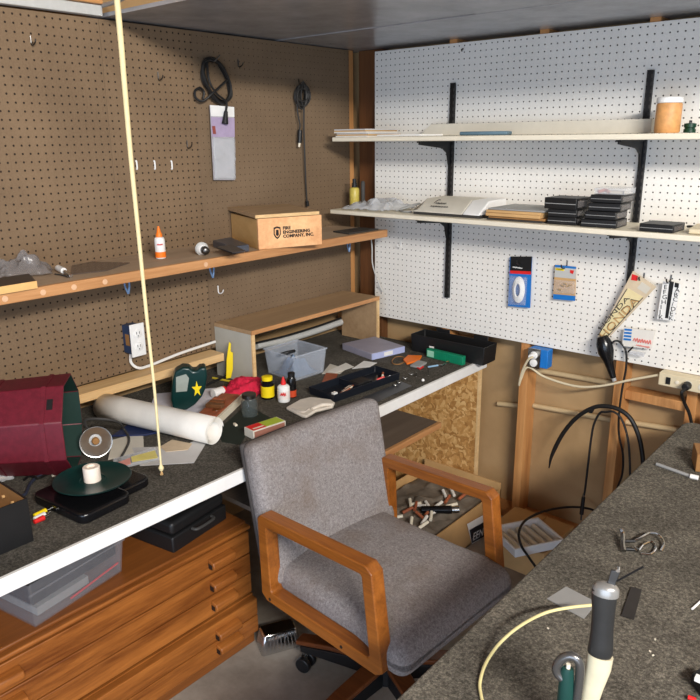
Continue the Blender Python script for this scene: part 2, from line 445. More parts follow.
# ================================================================== BROWN WALL SHELF
def left_shelf():
    t = thing('wall_shelf', 'brown plank shelf with orange wood lip on the brown pegboard', 'shelf', (0, -1.3, ZS - .03))
    MB().box((XB, -2.6, ZS - .018), (.142, -.13, ZS)).build('shelf_board', 'shelf_top', t)
    MB().box((.142, -2.6, ZS - .032), (.160, -.125, ZS + .001)).build('front_lip', 'plank_edge', t, bev=.002)
    for u, v in ((43, 292), (74, 287), (105, 282), (206, 266), (5, 299)):
        p = P(u, v, 0, .160)
        MB().lathe([(.0085, 0), (.0085, .001), (.006, .0012), (.006, 0.0005)], basis((.160, p.y, ZS - .016), (0, 1, 0), (0, 0, 1))).build('screw_ring', paint((216, 176, 140), .4), t)
    for u in (127, 212, 349):
        y = P(u, 284 if u < 200 else 270, 0, .05).y
        mb = MB()
        mb.tube([V((.05, y - .008, ZS - .019)), V((.05, y - .009, ZS - .06)), V((.052, y, ZS - .092))], .0035, 6)
        mb.tube([V((.05, y + .008, ZS - .019)), V((.05, y + .009, ZS - .06)), V((.052, y + .001, ZS - .092))], .0035, 6)
        mb.build('blue_clip', 'blue_steel', t)
left_shelf()

# ================================================================== WHITE SHELVES, UPRIGHTS, BRACKETS
def upright(x, z0, z1, label):
    t = thing('shelf_upright', label, 'shelf upright', (x, 0, z0), 'black slotted shelf uprights')
    MB().box((x - .011, -.014, z0), (x + .011, -.001, z1)).build('rail', 'black', t)
    mb = MB(); z = z0 + .02
    while z < z1 - .02:
        for s in (-1, 1): mb.box((x + s * .008 - .0022, -.0165, z), (x + s * .008 + .0022, -.0141, z + .012))
        z += .0254
    mb.build('slots', 'charcoal', t)
UL, UR = .412, 1.222
upright(UL, P(447, 297, 1, 0).z, P(455, 83, 1, 0).z, 'black slotted metal upright behind the left half of the white shelves')
upright(UR, P(628, 290, 1, 0).z, P(653, 70, 1, 0).z, 'black slotted metal upright beside the tan jar, right half of the white shelves')
def wshelf(zt, label, x0):
    t = thing('wall_shelf', label, 'shelf', (.7, -.14, zt - .02), 'white shelves')
    MB().box((x0, -.28, zt - .019), (2.2, -.018, zt)).build('shelf_board', 'cream', t, bev=.003)
    return t
wshelf(ZU, 'upper white shelf on black brackets, with papers and tan jar', P(332, 139, 1, -.28).x)
wshelf(ZL, 'lower white shelf holding black cases and an off-white machine', P(330, 211, 1, -.28).x)
def bracket(x, zt, label):
    zb = zt - .0195
    pts = [V((x - .003, -.0168, zb)), V((x - .003, -.25, zb)), V((x - .003, -.25, zb - .014)), V((x - .003, -.08, zb - .03)), V((x - .003, -.045, zb - .05)), V((x - .003, -.030, zb - .1)), V((x - .003, -.0168, zb - .1))]
    t = thing('shelf_bracket', label, 'bracket', (x, -.1, zb - .1), 'black shelf brackets')
    MB().prism(pts, (.006, 0, 0)).build('arm', 'black', t, bev=.001)
    MB().box((x - .009, -.252, zb - .006), (x + .009, -.0168, zb)).build('flange', 'black', t)
bracket(UL, ZU, 'black bracket under the upper white shelf, left upright')
bracket(UR, ZU, 'black bracket under the upper white shelf, right upright')
bracket(UL, ZL, 'black bracket under the lower white shelf, left upright')
bracket(UR, ZL, 'black bracket under the lower white shelf, right upright')

# ---- upper shelf contents
def paper_stack(A, Bp, d, n, m, name, label, cat, t0=.0025, group=None):
    mtx, L = frame(A, Bp); t = thing(name, label, cat, A, group)
    z = 0
    for k in range(n):
        a = random.uniform(-.008, .008); mm = mtx @ Matrix.Rotation(random.uniform(-.05, .05), 4, 'Z')
        MB().box((a, a, z), (L + a, d + a, z + t0 * .9), mm).build('sheet', m[k % len(m)], t)
        z += t0
    return t
paper_stack(V((-.02, -.262, ZU)), V((.16, -.262, ZU)), .22, 6, ['paper', 'tan_card', 'grey_paper'], 'magazine_stack', 'small pile of papers at the left end of the upper white shelf', 'papers', .0055)
MB().prism([V((.20, -.255, ZU + .001)), V((.42, -.255, ZU + .001)), V((.42, -.04, ZU + .001)), V((.20, -.04, ZU + .001))], (0, 0, .007)).build('notebook', 'white', label='white booklet beside the pile of papers on the upper shelf', cat='booklet', bev=.001)
def flat_carton():
    z = ZU + .001
    A = V((.40, -.035, z)); mb = MB()
    pts = [V((.30, -.09, z)), V((1.27, -.09, z)), V((1.27, -.09, z + .048)), V((.36, -.09, z + .048))]
    mb.prism(pts, (0, .05, 0)); mb.build('long_tray', 'offwhite', label='long flat off-white channel lying along the back of the upper shelf', cat='channel', bev=.002)
flat_carton()
MB().prism([V((.60, -.25, ZU + .001)), V((.72, -.26, ZU + .001)), V((.80, -.235, ZU + .001)), V((.78, -.16, ZU + .001)), V((.62, -.15, ZU + .001))], (0, 0, .014)).build('blue_pouch', paint((92, 118, 132), .5), label='small blue-grey pouch on the upper white shelf', cat='pouch', bev=.005, seg=3)
def jar_tan():
    p = V((1.345, -.16, ZU)); t = thing('storage_jar', 'jar of tan powder with white lid on the upper white shelf', 'jar', p)
    mt = Matrix.Translation(p)
    MB().lathe([(.037, .001), (.040, .006), (.040, .090), (.038, .094)], mt).build('jar_body', paint((206, 150, 92), .5, 0, .15, 60), t)
    MB().lathe([(.038, .0945), (.041, .096), (.041, .110), (.038, .113), (0, .113)], mt).build('lid', 'white', t, label='white lid')
jar_tan()
for k, xx in enumerate((1.405, 1.46)):
    p = V((xx, -.12, ZU)); t = thing('plastic_fitting', ['dark green knob next to the tan jar', 'dark green knob farther from the tan jar, at the photo edge'][k], 'knob', p)
    mt = Matrix.Translation(p)
    MB().lathe([(.019, .001), (.019, .012), (.016, .014), (.016, .017), (.019, .019), (.019, .030), (.010, .032), (0, .032)], mt, 16).build('knob_body', paint((20, 58, 40), .4), t)
    MB().lathe([(.005, .0325), (.005, .040), (0, .041)], mt, 10).build('spindle', 'black', t)

# ---- lower shelf contents
def spray_can():
    p = V((-.035, -.125, ZL)); t = thing('spray_bottle', 'small olive yellow bottle with black cap at the left end of the lower white shelf', 'bottle', p)
    mt = Matrix.Translation(p)
    MB().lathe([(.021, .001), (.023, .004), (.023, .082), (.019, .088), (.012, .090)], mt).build('bottle_body', paint((196, 178, 84), .35), t)
    MB().lathe([(.0125, .0905), (.0125, .108), (.009, .110), (.009, .128), (0, .129)], mt).build('cap', 'black', t)
    MB().lathe([(.008, .001), (.010, .003), (.010, .11), (.006, .118), (0, .118)], Matrix.Translation(p + V((.034, .02, 0))), 12).build('refill_tube', 'charcoal', t)
spray_can()
z = ZL
crumple(V((.0, -.265, z)), V((.22, -.24, z)), V((.27, -.05, z)), V((.06, -.04, z)), .04, 18, 6, 2, .004, .03).build('plastic_bag', 'film', label='crumpled clear plastic bag on the lower white shelf', cat='bag', solid=.0006)
MB().tube([V((.26, -.20, z + .006)), V((.30, -.14, z + .02)), V((.31, -.09, z + .03)), V((.27, -.10, z + .02)), V((.26, -.17, z + .008)), V((.31, -.21, z + .005)), V((.345, -.20, z + .005))], .004, 8).build('cord_loop', 'grey', label='grey cord looped left of the off-white machine', cat='cord')
def machine():
    t = thing('laminator', 'off-white laminating machine with dark logo on the lower white shelf', 'machine', (.56, -.13, ZL))
    sec = lambda x, dx: [V((x, -.245, ZL + .012)), V((x + dx, -.235, ZL + .02)), V((x + dx, -.17, ZL + .062)), V((x + dx, -.03, ZL + .064)), V((x, -.02, ZL + .012))]
    MB().loft([sec(.37, .03), sec(.62, 0)]).build('housing', 'offwhite', t, bev=.006, seg=3)
    sec2 = lambda x: [V((x, -.246, ZL + .012)), V((x, -.236, ZL + .021)), V((x, -.171, ZL + .063)), V((x, -.03, ZL + .066)), V((x, -.02, ZL + .012))]
    MB().loft([sec2(.622), sec2(.70)]).build('end_cap', 'white', t, bev=.006, seg=3, label='bright white end cap')
    MB().box((.38, -.235, ZL + .001), (.70, -.03, ZL + .0115)).build('base_tray', 'charcoal', t)
    fm = basis((.455, -.226, ZL + .029), (1, 0, 0), (0, .065, .042))
    scribble(.05, .014, 'charcoal', t, fm @ Matrix.Translation((.014, .024, .002)), .0011, 7)
    scribble(.085, .012, 'charcoal', t, fm @ Matrix.Translation((.0, .004, .002)), .0011, 11, 3)
    MB().tube([fm @ V((.006, .03, .003)), fm @ V((.014, .05, .003)), fm @ V((.026, .052, .003))], .0014, 6).build('swash', 'charcoal', t)
machine()
def folders():
    t = thing('file_folder_stack', 'brown folders stacked flat beside the off-white machine', 'folders', (.85, -.15, ZL))
    z = ZL + .001
    for k, (m, h) in enumerate([('charcoal', .006), ('brown_card', .008), ('tan_card', .012), ('tan_card', .010), ('grey', .006)]):
        a = random.uniform(-.006, .006)
        MB().box((.735 + a, -.245 + a, z), (.965 + a * 2, -.03 + a, z + h)).build('folder', m, t, bev=.0015); z += h + .0006
folders()
def case(A, ang, w, d, h, label, group='black cases on the lower white shelf', clearlid=False, rec=True):
    t = thing('cassette_case', label, 'case', A, group, ang)
    MB().box((0, 0, .0005), (w, d, h), ).build('shell', 'black', t, local=True, bev=.002)
    MB().box((.002, -.0006, h * .46), (w - .002, 0.001, h * .52)).build('seam', 'grey', t, local=True)
    MB().box((w - .0005, .012, h * .2), (w + .0006, d - .012, h * .8)).build('spine_sleeve', 'film_dark', t, local=True)
    return t
for k in range(3):
    case(V((.985 + (.0 if k < 2 else -.016), -.245, ZL + .0005 + .0275 * k)), .03 if k < 2 else -.06, .108 if k < 2 else .125, .12, .027 if k < 2 else .040,
         ['black case at the bottom of the three-high stack beside the folders', 'black case in the middle of the three-high stack beside the folders', 'larger tilted black case on top of the three-high stack'][k])
for k in range(4):
    case(V((1.120 + [-.004, .006, .012, .014][k], -.255 + .008 * k, ZL + .0005 + .0278 * k)), [.05, .02, .04, .0][k], [.125, .108, .112, .110][k], .115, .027,
         ['widest black case at the bottom of the four-high stack', 'second black case from the bottom of the four-high stack', 'third black case from the bottom of the four-high stack', 'black case just under the clear box of batteries'][k])
def clear_case():
    p = V((1.14, -.225, ZL + .111)); t = thing('clear_case', 'clear plastic box of small parts on top of the four-high black stack', 'clear box', p)
    MB().box((1.142, -.222, ZL + .1125), (1.25, -.12, ZL + .134)).build('clear_shell', 'film', t, bev=.002)
    for k in range(3):
        MB().cyl(V((1.195 + .012 * k * 0, -.21 + .014 * k, ZL + .119)), V((1.235, -.21 + .014 * k, ZL + .119)), .005, n=10).build('battery', 'black' if k % 2 else 'cream', t)
    MB().tube([V((1.148, -.20, ZL + .118)), V((1.165, -.18, ZL + .124)), V((1.185, -.20, ZL + .119))], .006, 8).build('red_wrap', paint((190, 110, 92), .5), t)
clear_case()
t = case(V((1.322, -.262, ZL + .0005)), -.02, .110, .115, .026, 'single black case lying alone on the lower white shelf, right of the upright')
MB().tube([V((1.44, -.14, ZL + .012)), V((1.46, -.15, ZL + .014)), V((1.49, -.145, ZL + .006))], .004, 6).build('small_lever', 'charcoal', label='small dark lever right of the single black case', cat='lever')
MB().prism([V((1.475, -.25, ZL + .001)), V((1.66, -.25, ZL + .001)), V((1.66, -.09, ZL + .001)), V((1.455, -.09, ZL + .001))], (0, 0, .018)).build('envelope', 'beige', label='beige envelope at the right end of the lower white shelf', cat='envelope', bev=.004)

# ---- hooks
def hook(name, p, n, label, m='dark_steel', s=1.0, straight=False, group='pegboard hooks'):
    side = V((0, 0, 1)).cross(n)
    mb = MB(); r = .0022 * s
    if straight: mb.tube([p, p + n * .022 * s + V((0, 0, .002)), p + n * .024 * s + V((0, 0, .006))], r, 8); mb.tube([p + n * .003 + V((0, 0, .0)), p + n * .004 + V((0, 0, .012))], r, 6)
    else: mb.tube([p + V((0, 0, .024 * s)) + n * .002, p + n * .003, p + n * .012 * s - V((0, 0, .004 * s)), p + n * .026 * s + V((0, 0, .002)), p + n * .032 * s + V((0, 0, .012 * s))], r, 8)
    return mb.build(name, m, label=label, cat='hook', group=group)
NX = V((1, 0, 0)); NY = V((0, -1, 0))
for (u, v), lb in [((31, 44), 'empty wire hook high on the left, near the white strip'), ((158, 79), 'empty wire hook left of the black cable coil'), ((187, 147), 'empty wire hook left of the hanging parts packet'), ((238, 66), 'empty wire hook just right of the black cable coil')]:
    hook('peg_hook', P(u, v, 0, XB), NX, lb)
for k, u in enumerate((136, 154, 171)):
    p = P(u, 165, 0, XB)
    mb = MB(); mb.tube([p + V((.001, 0, -.014)), p + V((.005, 0, -.013)), p + V((.006, 0, 0)), p + V((.005, 0, .013)), p + V((.001, 0, .014))], .003, 8)
    mb.build('peg_clip', 'white', label=['short white peg clip nearest the pull cord', 'middle one of the three short white peg clips', 'right one of the three short white peg clips'][k], cat='peg clip', group='white peg clips')
p = P(218, 292, 0, XB); hook('peg_hook', p, NX, 'white plastic hook below the brown shelf, above the cubby', 'white', 1.1)
p = P(401, 246, 1, 0); hook('peg_hook', p, NY, 'small white hook low on the left of the white pegboard', 'white', .9)
for u, v, lb in [(523, 262, 'wire hook holding the blue and black cable pack'), (567, 266, 'wire hook holding the small parts pack'), (644, 278, 'wire hook above the slanted dryer packaging'), (671, 280, 'wire hook holding the letter sticker sheet')]:
    q = P(u, v, 1, 0); mb = MB(); mb.tube([q + V((0, -.001, .02)), q + V((0, -.004, 0)), q + V((0, -.03, -.006)), q + V((0, -.05, .002)), q + V((0, -.056, .012))], .0028, 8)
    mb.build('peg_hook', 'dark_steel', label=lb, cat='hook', group='hooks on the white pegboard')
mb = MB(); p = P(462, 51, 1, 0); mb.tube([p + V((0, -.001, 0)), p + V((.006, -.012, .004)), p + V((.014, -.014, .006))], .003, 8); mb.build('peg_hook', 'dark_steel', label='tiny dark hook near the top edge of the white pegboard', cat='hook')

# ---- packs hanging on the white board
def wquad(pts, y): return [P(u, v, 1, y) for u, v in pts]
def blister():
    q = wquad([(510, 257), (532, 257), (530, 308), (508, 306)], -.02); t = thing('cable_pack', 'blue and black blister pack with a coiled white cable', 'blister pack', q[3])
    MB().prism(q, (0, .003, 0)).build('card', 'blue', t)
    MB().prism(wquad([(510.5, 256.5), (532, 256.5), (531.2, 273), (510, 272)], -.0205), (0, .001, 0)).build('header', 'black', t)
    MB().prism(wquad([(510, 270.5), (531.2, 271.5), (531, 274.5), (509.8, 273.5)], -.0215), (0, .001, 0)).build('red_band', 'red', t)
    scribble(.045, .009, 'white', t, basis(P(512.5, 268, 1, -.0215), (1, 0, -.03), (0, 0, 1)))
    mb = MB(); c = P(518, 290, 1, -.034)
    for k in range(4):
        r = .040 - .0055 * k
        mb.tube([c + V((math.cos(a) * r * .6, -.003 * k + .006, math.sin(a) * r * 1.3)) for a in [2 * math.pi * j / 12 for j in range(12)]], .0042, 8, closed=True)
    mb.build('coiled_cable', 'white', t)
    MB().loft([wquad([(509, 275), (528, 277), (526, 306), (508, 305)], -.0205), wquad([(511, 278), (524, 280), (522, 303), (510, 302)], -.052)]).build('clear_bubble', 'bubble', t, bev=.004)
blister()
def parts_pack():
    q = wquad([(555, 265), (576, 267), (575, 301), (553, 299)], -.02); t = thing('parts_pack', 'small hanging card pack of brass parts, blue bottom edge', 'card pack', q[3])
    MB().prism(q, (0, .002, 0)).build('card', 'tan_card', t)
    MB().prism(wquad([(555, 264.7), (576.2, 266.8), (576, 269), (555, 267)], -.0212), (0, .001, 0)).build('top_band', 'blue', t)
    MB().prism(wquad([(555, 267), (576, 269), (575.6, 279), (554.5, 277)], -.0212), (0, .001, 0)).build('grey_band', 'grey_light', t)
    MB().prism(wquad([(553.3, 294), (575.4, 296), (575, 301), (553, 299)], -.0212), (0, .001, 0)).build('bottom_band', 'blue', t)
    MB().prism(wquad([(555.5, 268), (564, 268.8), (564, 271), (555.5, 270)], -.0222), (0, .001, 0)).build('yellow_tab', 'yellow', t)
    MB().prism(wquad([(570, 270), (574, 270.5), (573, 274), (570, 273)], -.0222), (0, .001, 0)).build('red_mark', 'red', t)
    for k in range(5):
        c = P(560 + 2.6 * k, 287 + random.uniform(-3, 3), 1, -.024); MB().cyl(c + V((-.006, 0, random.uniform(-.005, .005))), c + V((.006, 0, 0)), .003, n=8).build('brass_part', paint((232, 200, 120), .3, .8), t)
    MB().loft([wquad([(554, 279), (575.4, 281), (575, 295), (553.5, 293)], -.0215), wquad([(556, 281), (573, 283), (573, 293), (555.5, 291)], -.031)]).build('clear_bubble', 'bubble', t, bev=.002)
parts_pack()
def honda():
    # tall tapered packaging, leaning to the right on its hook, with the dryer nozzle below
    yy = -.045; t = thing('decal_packet', 'slanted packet of outlined lettering decals hanging on the white pegboard', 'packet', P(610, 340, 1, yy))
    q = wquad([(633, 271), (656, 287), (602, 345), (597, 338)], yy)
    MB().prism(q, (0, .004, 0)).build('backing_card', paint((206, 188, 160), .6), t)
    MB().prism(wquad([(628, 288), (643, 297), (603, 341), (599, 335)], yy - .001), (0, .001, 0)).build('decal_panel', paint((224, 208, 160), .5), t)
    MB().prism(wquad([(632, 274), (638, 276), (637, 281), (631, 280)], yy - .001), (0, .001, 0)).build('red_label', 'red', t)
    MB().prism(wquad([(642, 282), (651, 288), (646, 294), (637, 288)], yy - .001), (0, .001, 0)).build('pale_label', 'offwhite', t)
    a = P(603, 342, 1, yy - .0022); b = P(643, 299, 1, yy - .0022); d = (b - a); L = d.length
    nrm = V((0, -1, 0)); up = nrm.cross(d.normalized())
    m = basis(a, d, up)
    text('lettering', 'HONDA', .042, 'black', t, m @ Matrix.Translation((.006, .003, 0)), sx=L / .042 * .245)
    text('lettering', 'HONDA', .034, 'tan_card', t, m @ Matrix.Translation((.009, .006, .0008)), sx=L / .034 * .238)
    a2 = P(598, 335, 1, yy - .0022); m2 = basis(a2, d, up)
    text('lettering', 'HONDA', .024, 'charcoal', t, m2 @ Matrix.Translation((.020, .004, 0)), sx=L / .024 * .20)
    for s, pp in ((0, ((643, 297.5), (603, 341.5))), (1, ((627, 289), (599, 334)))):
        MB().tube([P(*pp[0], 1, yy - .002), P(*pp[1], 1, yy - .002)], .0014, 6, False).build('outline', 'charcoal', t)
    return t
honda()
def gun():
    yy = -.055; t = thing('heat_gun', 'small black heat gun with its cord, hanging below the slanted packet', 'heat gun', P(607, 370, 1, yy))
    axis = [(602, 336, .020), (604, 343, .030), (606, 352, .030), (608.5, 361, .019), (611, 370, .014), (613.5, 378, .011)]
    pts = [P(u, v, 1, yy) for u, v, r in axis]
    n = 20; rings = []
    for k, p in enumerate(pts):
        d = (pts[min(k + 1, 5)] - pts[max(k - 1, 0)]).normalized(); w = d.cross(V((0, 1, 0))).normalized()
        rings.append([p + (w * math.cos(2 * math.pi * j / n) + V((0, 1, 0)) * math.sin(2 * math.pi * j / n)) * axis[k][2] for j in range(n)])
    MB().loft(rings).build('gun_body', 'black_gloss', t, bev=.003)
    MB().cyl(pts[5], P(614.5, 381, 1, yy), .009).build('grey_tip', 'grey', t)
    path = [(609, 346), (615, 341), (621, 343), (626, 352), (626, 368), (622, 390), (619, 415), (619, 435), (623, 455), (622, 475), (617, 490), (619, 505), (626, 520)]
    ys = [-.05, -.045, -.03, -.025, -.025, -.025, -.03, -.03, -.03, -.03, -.03, -.03, -.03]
    MB().tube([P(u, v, 1, y) for (u, v), y in zip(path, ys)], .0042, 8).build('power_cord', 'rubber', t)
gun()
def stickers():
    yy = -.03; t = thing('letter_sticker_sheet', 'black and white sheet of letter stickers hanging on the white pegboard', 'sticker sheet', P(664, 320, 1, yy))
    MB().prism(wquad([(663, 281), (681, 284), (674, 321), (657, 319)], yy), (0, .0015, 0)).build('sheet', 'white', t)
    MB().prism(wquad([(669.5, 281), (674, 282), (668, 318.5), (665, 318)], yy - .001), (0, .001, 0)).build('black_strip', 'black', t)
    MB().prism(wquad([(675, 282.5), (679, 283.5), (678.5, 288), (674.3, 287)], yy - .001), (0, .001, 0)).build('black_block', 'black', t)
    for k, row in enumerate(['EFGHIJKL', 'ABC/DEKS']):
        top = (666, 285) if k == 0 else (677, 288); bot = (660, 318) if k == 0 else (670, 319)
        n = 7
        for j in range(n):
            u = top[0] + (bot[0] - top[0]) * j / (n - .4); v = top[1] + (bot[1] - top[1]) * j / (n - .4)
            text('letter', row[j], .022, 'black', t, basis(P(u - 2.2, v + 4.0, 1, yy - .0015), (1, 0, .1), (-.1, 0, 1)), sx=1.15)
stickers()
def labelpack():
    yy = -.03; t = thing('label_pack', 'pale packet with blue stripes and red script low on the white pegboard', 'packet', P(640, 350, 1, yy))
    MB().prism(wquad([(624, 328), (655, 331), (651, 349), (622, 346)], yy), (0, .006, 0)).build('card', 'paper', t)
    for j in range(4):
        MB().prism(wquad([(624.5 - .3 * j, 328.5 + 3.2 * j), (632 - .3 * j, 329.2 + 3.2 * j), (631.7 - .3 * j, 331.2 + 3.2 * j), (624.2 - .3 * j, 330.5 + 3.2 * j)], yy - .001), (0, .001, 0)).build('blue_stripe', 'blue', t)
    scribble(.066, .024, paint((222, 120, 110), .5), t, basis(P(633, 342.5, 1, yy - .001), (1, 0, -.02), (0, 0, 1)), .0018, 7)
    scribble(.05, .008, paint((222, 120, 110), .5), t, basis(P(636, 346, 1, yy - .001), (1, 0, -.02), (0, 0, 1)), .0012, 8, 4)
    MB().prism(wquad([(626, 350), (645, 353), (643, 357), (630, 354)], yy), (0, .008, 0)).build('clear_tail', 'film', t)
    MB().tube([P(628, 352, 1, yy), P(633, 347, 1, yy - .01)], .003, 6, False).build('clip', 'black', t)
labelpack()

# ---- power on the back wall
def outlet_blue():
    t = thing('outlet_box', 'blue outlet box with grey duplex plate on a stud under the white pegboard', 'outlet', P(535, 365, 1, -.02))
    a = P(529, 347, 1, -.045); b = P(540, 368, 1, -.045)
    MB().box((a.x + .001, -.044, b.z), (b.x + .030, .004, .850)).build('box', 'blue', t, bev=.003)
    MB().box((a.x, -.050, b.z - .004), (b.x, -.0442, .850)).build('plate', 'steel', t)
    c = (a.x + b.x) / 2
    for zc in (.845 - .022, b.z + .018):
        MB().lathe([(.016, 0), (.016, .004), (.013, .005), (0, .005)], basis((c, -.0502, zc), (1, 0, 0), (0, 0, 1))).build('receptacle', 'white', t)
    return c, b.z
ox, oz = outlet_blue()
def plug_cord():
    t = thing('extension_cord', 'beige extension cord from the blue outlet box to the power strip', 'cord', (ox, -.06, oz))
    p0 = V((ox, -.0555, .823))
    MB().cyl(p0, p0 + V((0, -.03, 0)), .013, .010).build('plug', 'white', t, bev=.002)
    path = [(533, 357), (528, 360), (522, 372), (519, 385), (521, 379), (528, 367), (545, 377), (575, 386), (600, 386), (630, 380), (658, 375)]
    ys = [-.086, -.088, -.07, -.05, -.04, -.045, -.03, -.03, -.03, -.03, -.035]
    MB().tube([P(u, v, 1, y) for (u, v), y in zip(path, ys)], .0048, 8).build('cable', 'beige', t)
plug_cord()
def strip():
    t = thing('power_strip', 'beige power strip under the right end of the white pegboard', 'power strip', P(680, 382, 1, -.02))
    a = P(659, 372, 1, -.05); b = P(659, 385, 1, -.05)
    mx = basis((a.x, -.05, b.z), (1, 0, -.012), (0, 0, 1)); h = a.z - b.z
    MB().box((0, 0, -.052), (.42, h, 0), mx).build('strip_body', 'beige', t, bev=.004, seg=3)
    MB().box((.028, h * .22, .0005), (.044, h * .75, .004), mx).build('rocker_switch', 'black', t, bev=.001)
    MB().lathe([(.007, 0), (.007, .003), (0, .004)], mx @ Matrix.Translation((.068, h * .5, .0005))).build('indicator', 'cream', t)
    for k in range(3):
        MB().lathe([(.015, 0), (.015, .001), (.0, .001)], mx @ Matrix.Translation((.105 + .05 * k, h * .5, .0003)), 20).build('socket', 'offwhite', t)
    p = mx @ V((.105, h * .45, .003))
    tt = thing('power_plug', 'black plug and cord in the beige power strip', 'plug', p)
    MB().cyl(p, p + V((0, -.03, 0)), .016, .013).build('plug_body', 'rubber', tt, bev=.003)
    MB().tube([p + V((0, -.028, -.004)), p + V((-.006, -.042, -.02)), P(684, 402, 1, -.06), P(690, 416, 1, -.04), P(694, 440, 1, -.03)], .006, 8).build('cord', 'rubber', tt)
strip()
def black_arch():
    path = [(549, 468), (552, 455), (562, 435), (575, 419), (590, 409), (603, 406), (618, 409), (630, 418), (638, 434), (642, 452), (643, 470), (640, 500), (632, 540)]
    ys = [-.09] * 13
    t = thing('coax_cable', 'thick black cable arching off the bench wall, tapered end pointing down', 'cable', P(600, 420, 1, -.09))
    pts = [P(u, v, 1, y) for (u, v), y in zip(path, ys)]
    MB().tube(pts, lambda s: .0085 if s > .12 else .0025 + .055 * s, 10).build('cable', 'rubber', t)
    MB().tube([P(588, 410, 1, -.08), P(591, 412, 1, -.08), P(593, 409, 1, -.08)], .006, 8).build('tie', 'rubber', t)
    path = [(608, 411), (600, 413), (594, 424), (591, 440), (588, 465), (585, 490), (583.5, 497)]
    t2 = thing('audio_cable', 'thin black cable with a long plug, hanging inside the black arch', 'cable', P(585, 500, 1, -.09))
    path2 = [(630, 520), (630, 470), (628, 440), (622, 420), (614, 412), (606, 412)] + path[1:]
    MB().tube([P(u, v, 1, -.105) for u, v in path2], .0045, 8).build('cable', 'rubber', t2)
    MB().cyl(P(583.5, 497, 1, -.105), P(581.5, 514, 1, -.105), .0075, .0085).build('plug_grip', 'rubber', t2)
    MB().cyl(P(583.7, 494, 1, -.105), P(583.5, 497, 1, -.105), .005).build('plug_ring', 'steel', t2)
    MB().cyl(P(581.5, 514, 1, -.105), P(581, 520, 1, -.105), .0035).build('plug_tip', 'charcoal', t2)
black_arch()

def boxwalls(m, L, d, h, th, taper=0, mb=None):
    """open-topped box in the frame m: x 0..L, y 0..d"""
    mb = mb or MB()
    o0 = [V((0, 0, 0)), V((L, 0, 0)), V((L, d, 0)), V((0, d, 0))]; c = V((L / 2, d / 2, 0))
    grow = lambda q, s, z: V((c.x + (q.x - c.x) * (1 + s / (L / 2)), c.y + (q.y - c.y) * (1 + s / (d / 2)), z))
    ro = [[m @ grow(q, 0, 0) for q in o0], [m @ grow(q, taper, h) for q in o0], [m @ grow(q, taper - th, h) for q in o0], [m @ grow(q, -th, th) for q in o0]]
    return mb.loft(ro, True)
# ================================================================== FLOOR CLUTTER
def floor_box():
    t = thing('cardboard_box', 'open cardboard box of scrap on the floor under the far end of the bench', 'box', (.6, -.3, 0))
    x0, x1, y0, y1, h = .34, .755, -.68, -.05, .165
    mb = MB()
    mb.box((x0, y0, .0), (x1, y1, .005)); mb.box((x0, y0, 0), (x0 + .005, y1, h)); mb.box((x0, y1 - .005, 0), (x1, y1, h + .03)); mb.box((x0, y0, 0), (x1, y0 + .005, h)); mb.box((x1 - .005, y0, 0), (x1, y1, h))
    mb.build('carton', 'tan_card', t)
    crumple(V((x0 + .01, y0 + .01, h - .05)), V((x1 - .01, y0 + .01, h - .05)), V((x1 - .01, y1 - .01, h - .05)), V((x0 + .01, y1 - .01, h - .05)), .05, 24, 7, 4, .004, .03).build('scrap_paper', paint((112, 102, 90), .8, 0, .3, 20), t, solid=.001)
    p = V((.655, -.40, h + .012))
    MB().cyl(p + V((-.06, -.05, .0)), p + V((.05, .02, .008)), .015, .018).build('black_tube', 'black_gloss', t, bev=.003)
    MB().cyl(p + V((.0505, .0205, .008)), p + V((.075, .037, .010)), .014).build('metal_tube', 'steel', t)
    # printed leaflet leaning on the near edge
    q = [P(u, v, 0, .765) for u, v in ((467, 524), (494, 509), (494, 531), (472, 544))]
    MB().prism(q, (.001, 0, 0)).build('leaflet', 'white', t)
    q2 = [P(u, v, 0, .767) for u, v in ((469.5, 530), (494, 516.5), (494, 531), (472, 543))]
    MB().prism(q2, (.001, 0, 0)).build('leaflet_band', 'navy', t)
    a = P(472.5, 541, 0, .7695); b = P(494, 529, 0, .7695)
    text('lettering', 'EEN', .052, 'white', t, basis(a, b - a, (0, 0, 1)), sx=1.0)
    for k in range(22):
        c = V((random.uniform(.52, .69), random.uniform(-.60, -.24), h + .004)); a = random.uniform(0, 3)
        MB().cyl(c, c + V((math.cos(a) * .05, math.sin(a) * .05, .012)), .007, n=8).build('scrap_stick', ['paper', 'rust', 'cream'][k % 3], t)
floor_box()
def tray_white():
    zt = .132
    A = P(515, 558, 2, zt); Bp = P(561, 548, 2, zt); m, L = frame(A, Bp); m.translation.z = zt; d = .17
    t = thing('foam_tray', 'white ribbed foam tray lying on cartons on the floor by the studs', 'tray', m.translation)
    boxwalls(m, L, d, .042, .010, .008).build('tray_body', 'white', t, bev=.003)
    for k in range(5):
        x = L * (.14 + .18 * k)
        MB().tube([m @ V((x, .014, .018)), m @ V((x, d - .014, .018))], .010, 10, False).build('rib', 'cream', t)
    return A
tray_white()
t = thing('cardboard_box', 'flat brown carton on the floor, under the white foam tray', 'box', (1.0, -.27, 0))
MB().box((.86, -.36, 0), (1.12, -.08, .125)).build('carton', 'tan_card', t, bev=.003)
MB().box((.855, -.365, .1255), (1.00, -.10, .131)).build('lid_flap', 'tan_card', t)
MB().tube([P(u, v, 2, z_) for u, v, z_ in ((535, 566, .14), (528, 556, .15), (521, 545, .2), (519, 532, .235), (526, 520, .235), (545, 511, .225), (570, 507, .2), (590, 509, .18), (600, 515, .15))], .005, 8).build('floor_cord', 'rubber', label='black cord draped over the white foam tray on the floor', cat='cord')
